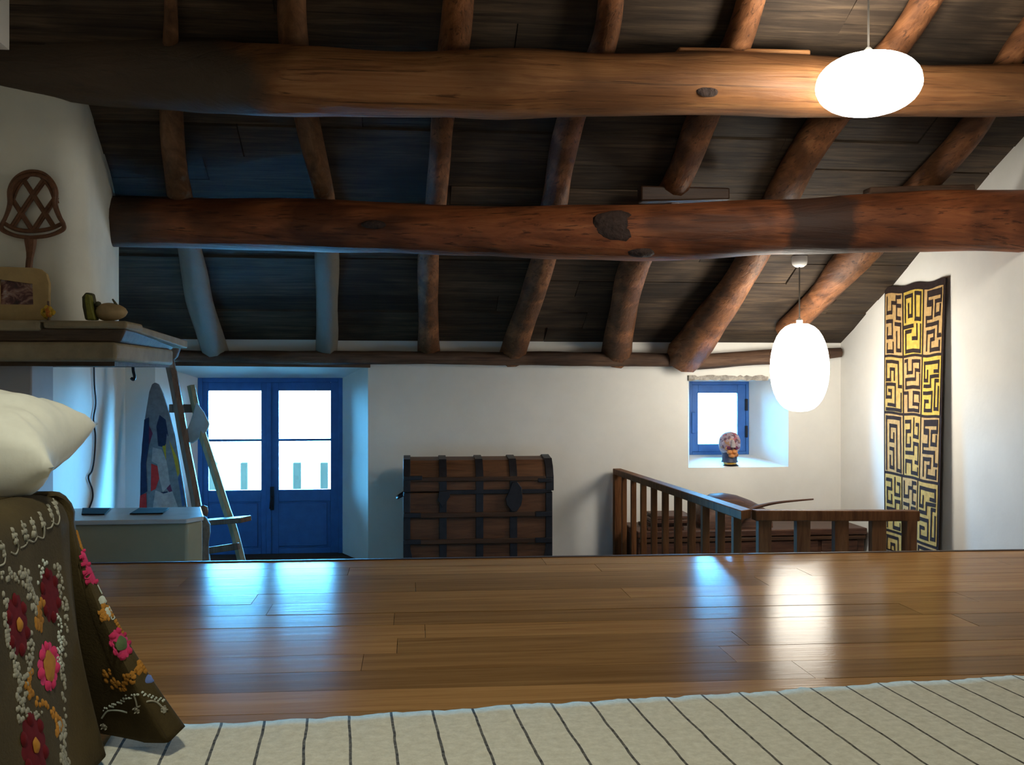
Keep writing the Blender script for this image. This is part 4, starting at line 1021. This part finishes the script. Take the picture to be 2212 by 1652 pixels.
def drape(s_, t_):          # t: -0.12..0 lies on the top, 0..1 hangs down
    (tx, ty), (hx, hy, hz_) = keyed(s_)
    # inward normal on top
    if s_ < 2.0: nx, ny = -1.0, 0.0
    elif s_ > 2.7: nx, ny = 0.0, -1.0
    else:
        g = (s_ - 2.0) / .7; nx, ny = -math.cos(g * math.pi / 2), -math.sin(g * math.pi / 2)
    wob = .006 * math.sin(s_ * 23) * max(0, t_) + .004 * math.sin(s_ * 9 + 1)
    if t_ < 0:
        k = -t_ / .12 * .16
        return Vector((tx + nx * (RD + k), ty + ny * (RD + k), BT + .012 + .006 * mnoise.noise(Vector((s_ * 4, t_ * 9, 0)))))
    if t_ < .12:
        a = t_ / .12 * math.pi / 2
        q = RD * (1 - math.sin(a))
        return Vector((tx + nx * q + wob * .3, ty + ny * q, BT + .012 - RD * (1 - math.cos(a))))
    g = (t_ - .12) / .88
    z1_ = BT + .012 - RD
    bulge = g ** 1.35
    return Vector((tx + (hx - tx) * bulge + wob, ty + (hy - ty) * bulge, z1_ + (hz_ - z1_) * g))
NS, NT = 300, 46
sp = MB()
def sfun(u, v): return drape(3.9 * u, -.12 + 1.12 * v)
sp.grid(sfun, NS, NT)
spread = thing('bedspread', 'olive velvet bedspread embroidered with pink and red flowers hanging over the bed', 'bedspread', (-1.0, 1.2, 0))
cl_o = obj('drape', sp, M['velvet'], spread, smooth=80, closed=False)
so = cl_o.modifiers.new('thickness', 'SOLIDIFY'); so.thickness = .004; so.offset = -1
obj('top_cover', MB().bb(-2.06, BX - .1, BY0, BY1 - .1, BT - .008, BT + .011), M['velvet'], spread, bevel=.01)
hem = MB().grid(lambda u, v: drape(3.9 * u, .9 + .1 * v) + Vector((.001, -.002, 0)) + dnorm(3.9 * u, .9 + .1 * v) * .003, 200, 4) if False else None
def dnorm(s_, t_):
    e = .004
    a = drape(s_ + e, t_) - drape(s_ - e, t_); b = drape(s_, min(1, t_ + e)) - drape(s_, t_ - e)
    n_ = a.cross(b)
    if n_.length < 1e-9: return Vector((0, -1, 0))
    n_.normalize()
    return n_ if n_.dot(Vector((0, 0, EYE)) - drape(s_, t_)) > 0 else -n_
hb_ = MB().grid(lambda u, v: drape(1.95 + .6 * u, .86 + .14 * v) + dnorm(1.95 + .6 * u, .86 + .14 * v) * .003, 60, 6)
obj('hem_border', hb_, M['velvet_dark'], spread, smooth=80, closed=False)['label'] = 'dark brown hem border of the flared corner'
SAMP = [(s_ / 200, t_ / 80, *pix(drape(s_ / 200, t_ / 80))) for s_ in range(200, 520) for t_ in range(-8, 81)]
def find(x_, y_, s0, s1):
    return min(((q[2] - x_) ** 2 + (q[3] - y_) ** 2, q[0], q[1]) for q in SAMP if s0 <= q[0] <= s1)[1:]
SIDE, FLAP = (1.0, 1.99), (2.1, 2.47)
def loc_map(s_, t_, lift=.004):
    e = .01
    ls = (drape(s_ + e, t_) - drape(s_ - e, t_)).length / (2 * e); lt_ = (drape(s_, t_ + e) - drape(s_, t_ - e)).length / (2 * e)
    ls = max(ls, .25)
    def f(a, b, l=0.0):
        ss, tt = s_ + a / ls, max(-.11, min(.995, t_ + b / lt_))
        return drape(ss, tt) + dnorm(ss, tt) * (lift + l)
    return f
def patch_poly(mb_, f, poly, l=0.0):
    n_ = len(poly); cx_ = sum(p[0] for p in poly) / n_; cy_ = sum(p[1] for p in poly) / n_
    vs = [f(cx_, cy_, l + .002)] + [f((a + cx_) / 2, (b + cy_) / 2, l + .002) for a, b in poly] + [f(a, b, l - .002) for a, b in poly]
    fs = [(0, 1 + k, 1 + (k + 1) % n_) for k in range(n_)] + [(1 + k, 1 + n_ + k, 1 + n_ + (k + 1) % n_, 1 + (k + 1) % n_) for k in range(n_)]
    mb_.add(vs, fs)
M['em_pink'] = cloth('pink_thread', (0.50, 0.04, 0.12)); M['em_red'] = cloth('dark_red_thread', (0.10, 0.008, 0.010)); M['em_green'] = cloth('green_thread', (0.08, 0.12, 0.05))
M['em_white'] = cloth('white_thread', (0.27, 0.255, 0.195)); M['em_orange'] = cloth('orange_thread', (0.34, 0.15, 0.025)); M['em_blue'] = cloth('blue_thread', (0.12, 0.18, 0.42)); M['em_lav'] = cloth('pale_green_thread', (0.42, 0.45, 0.38)); M['em_mag'] = cloth('crimson_thread', (0.45, 0.03, 0.09))
def emb(nm, mb_, col, lab=None, parent=None):
    o = obj(nm, mb_, M[col], parent or spread, smooth=80, closed=False)
    if lab: o['label'] = lab
    return o
def lobes(r, n_, amp, sy=1.0, m_=48): return [(r * (1 + amp * math.cos(n_ * 2 * math.pi * k / m_)) * math.cos(2 * math.pi * k / m_), sy * r * (1 + amp * math.cos(n_ * 2 * math.pi * k / m_)) * math.sin(2 * math.pi * k / m_)) for k in range(m_)]
def flower(x_, y_, rng_, r, col, ccol, n_=8, sy=1.0, cr=.38):
    s_, t_ = find(x_, y_, *rng_); f = loc_map(s_, t_)
    b = MB(); patch_poly(b, f, lobes(r, n_, .14, sy)); o = emb('flower', b, col, col[3:] + ' embroidered flower')
    b = MB()
    for k in range(n_):                                            # petals laid over the ring
        a = 2 * math.pi * (k + .5) / n_; c_ = (.68 * r * math.cos(a), .68 * r * sy * math.sin(a))
        patch_poly(b, f, [(c_[0] + .2 * r * math.cos(q), c_[1] + .2 * r * sy * math.sin(q)) for q in [2 * math.pi * i / 10 for i in range(10)]], .003)
    emb('petals', b, 'em_mag' if col == 'em_pink' else col, None, o)
    if ccol:
        b = MB(); patch_poly(b, f, lobes(r * cr, 5, .06, sy, 24), .005); emb('flower_centre', b, ccol, None, o)
flower(258, 1391, FLAP, .036, 'em_pink', 'em_green')
flower(222, 1222, FLAP, .027, 'em_pink', None, 6); flower(216, 1187, FLAP, .021, 'em_pink', None, 6)
flower(102, 1288, SIDE, .046, 'em_red', None, 6, 1.25); flower(34, 1352, SIDE, .05, 'em_red', 'em_orange', 6, 1.2, .2)
flower(97, 1440, SIDE, .042, 'em_pink', 'em_orange', 7, 1.2, .55); flower(72, 1612, SIDE, .05, 'em_red', 'em_orange', 6, 1.3, .2)
def leaf(x_, y_, rng_, L, W, ang, col, nm='leaf'):
    s_, t_ = find(x_, y_, *rng_); f = loc_map(s_, t_); b = MB(); ca, sa_ = math.cos(ang), math.sin(ang)
    pts = []
    for k in range(20):
        a = 2 * math.pi * k / 20; u_ = L * math.cos(a); w__ = W * math.sin(a) * (1 - .6 * math.cos(a))
        pts.append((u_ * ca - w__ * sa_, u_ * sa_ + w__ * ca))
    patch_poly(b, f, pts); return emb(nm, b, col)
leaf(243, 1282, FLAP, .020, .010, .5, 'em_lav'); leaf(246, 1312, FLAP, .020, .011, -.5, 'em_lav')
leaf(236, 1213, FLAP, .012, .006, .6, 'em_green'); leaf(331, 1462, FLAP, .016, .009, 1.0, 'em_blue')
def vine(pts, rng_, r, col, nm='vine', n_=24, lab=None):
    b = MB(); P_ = [drape(*st) + dnorm(*st) * .004 for st in (find(x_, y_, *rng_) for x_, y_ in pts)]
    b.tube(spline(P_, n_), r, 5); return emb(nm, b, col, lab)
vine([(224, 1268), (219, 1262), (222, 1258), (228, 1262), (236, 1272)], FLAP, .0014, 'em_lav'); vine([(243, 1325), (246, 1336), (240, 1340), (237, 1334)], FLAP, .0014, 'em_lav')
vine([(224, 1548), (236, 1534), (256, 1527), (278, 1532)], FLAP, .002, 'em_lav')
vine([(292, 1496), (296, 1508), (300, 1524)], FLAP, .002, 'em_white'); vine([(302, 1522), (318, 1514), (336, 1518), (352, 1530)], FLAP, .002, 'em_white')
for x_, y_ in ((299, 1531), (352, 1530), (228, 1566)): flower(x_, y_, (1.9, 2.47), .009, 'em_white', None, 4)
def stitches(pts, rng_, col, r=.004, nm='stitches', cnt=30, spread_px=6, seed=1):
    rg_2 = random.Random(seed); b = MB()
    base = spline([Vector((x_, y_, 0)) for x_, y_ in pts], cnt)
    for p_ in base:
        st = find(p_.x + rg_2.uniform(-spread_px, spread_px), p_.y + rg_2.uniform(-spread_px, spread_px), *rng_)
        f = loc_map(*st); rr_ = r * rg_2.uniform(.7, 1.3)
        patch_poly(b, f, [(rr_ * math.cos(2 * math.pi * i / 6), rr_ * 1.3 * math.sin(2 * math.pi * i / 6)) for i in range(6)])
    o = emb(nm, b, col); o['kind'] = 'stuff'; return o
stitches([(80, 1255), (86, 1220), (96, 1212)], SIDE, 'em_lav', .004, cnt=16, seed=2)
stitches([(45, 1225), (52, 1250), (58, 1275), (66, 1300), (72, 1325)], SIDE, 'em_white', .006, cnt=40, spread_px=9, seed=3)
stitches([(0, 1245), (20, 1240), (40, 1255)], SIDE, 'em_white', .005, cnt=26, spread_px=9, seed=4)
stitches([(118, 1220), (125, 1260), (132, 1300), (140, 1340), (128, 1420), (132, 1480), (136, 1600)], SIDE, 'em_white', .005, cnt=70, spread_px=5, seed=5)
stitches([(4, 1290), (10, 1370), (24, 1420), (34, 1480), (40, 1560)], SIDE, 'em_white', .0055, cnt=70, spread_px=6, seed=6)
stitches([(62, 1370), (60, 1410), (52, 1460), (50, 1540), (80, 1545)], SIDE, 'em_white', .005, cnt=50, spread_px=7, seed=7)
stitches([(82, 1300), (78, 1340), (76, 1355)], SIDE, 'em_orange', .009, cnt=26, spread_px=6, seed=8)
stitches([(60, 1455), (58, 1500), (114, 1545), (122, 1580)], SIDE, 'em_orange', .007, cnt=40, spread_px=6, seed=9)
stitches([(124, 1560), (130, 1620), (136, 1650)], SIDE, 'em_white', .007, cnt=40, spread_px=8, seed=10)
stitches([(196, 1140), (198, 1160), (203, 1172)], FLAP, 'em_orange', .007, cnt=22, spread_px=4, seed=11)
stitches([(218, 1302), (222, 1320), (226, 1335)], FLAP, 'em_orange', .006, cnt=16, spread_px=4, seed=12)
stitches([(232, 1450), (258, 1478), (282, 1462), (305, 1440), (320, 1430)], FLAP, 'em_orange', .006, cnt=70, spread_px=9, seed=13)
stitches([(272, 1290), (282, 1325), (294, 1345)], FLAP, 'em_orange', .005, cnt=24, spread_px=5, seed=14)
stitches([(228, 1528), (250, 1518), (275, 1505), (300, 1496), (335, 1510), (352, 1512)], FLAP, 'em_lav', .0024, cnt=70, spread_px=3, seed=15)
stitches([(120, 1330), (126, 1390), (122, 1450)], SIDE, 'em_lav', .004, cnt=40, spread_px=5, seed=16)
for x_, y_ in ((8, 1205), (34, 1180), (54, 1165), (74, 1155), (92, 1142), (112, 1125), (124, 1116)):
    vine([(x_ - 12, y_ - 34), (x_ - 4, y_ - 14), (x_, y_ + 4), (x_ - 5, y_ + 16), (x_ - 16, y_ + 14)], (1.0, 2.1), .0017, 'em_white', 'scallop')
    stitches([(x_ - 10, y_ - 30), (x_ - 4, y_ - 8)], (1.0, 2.1), 'em_white', .0042, cnt=8, spread_px=3, seed=int(x_))

# pillow
M['velvet'].name = 'olive_velvet'
pw, pd_, ph = .37, .28, .115
def pil(u, v, sgn):
    a, b = 2 * u - 1, 2 * v - 1
    ex = (1 - abs(a) ** 2.6) * (1 - abs(b) ** 2.6)
    pin = 1 - .10 * (1 - abs(a) ** 2) * abs(b) ** 3; pin2 = 1 - .10 * (1 - abs(b) ** 2) * abs(a) ** 3
    x_ = a * pw * pin2; y_ = b * pd_ * pin
    z_ = sgn * ph * max(ex, 0) ** .42
    z_ += (.010 * mnoise.noise(Vector((a * 3, b * 3, sgn * 2))) + .007 * mnoise.noise(Vector((a * 9 + b * 4, b * 3 - a * 2, sgn * 5)))) * (1 if ex > .02 else 0) + .006 * math.sin(9 * a + 5 * b) * max(ex, 0) * abs(a)
    return Vector((x_, y_, z_))
P1, P2 = Vector((-.625, 1.775, .587)), Vector((-.645, 2.08, .652))
e2 = (P2 - P1).normalized(); e1 = Vector((1, .06, .04)); e1 = (e1 - e2 * e1.dot(e2)).normalized(); e3 = e1.cross(e2)
pd_ = (P2 - P1).length / 2
pmat = Matrix((e1, e2, e3)).transposed()
pc = (P1 + P2) / 2 - e1 * pw + Vector((0, 0, .012))
pm = MB()
pm.grid(lambda u, v: pmat @ pil(u, v, 1) + pc, 64, 48); pm.grid(lambda u, v: pmat @ pil(u, v, -1) + pc, 64, 48)
po_ = obj('pillow', pm, M['pillow'], smooth=80)
bm = bmesh.new(); bm.from_mesh(po_.data); bmesh.ops.remove_doubles(bm, verts=bm.verts, dist=.0008); bmesh.ops.recalc_face_normals(bm, faces=bm.faces); bm.to_mesh(po_.data); bm.free()
tag(po_, 'big off white linen pillow with pointed corners lying on the bed', 'pillow')
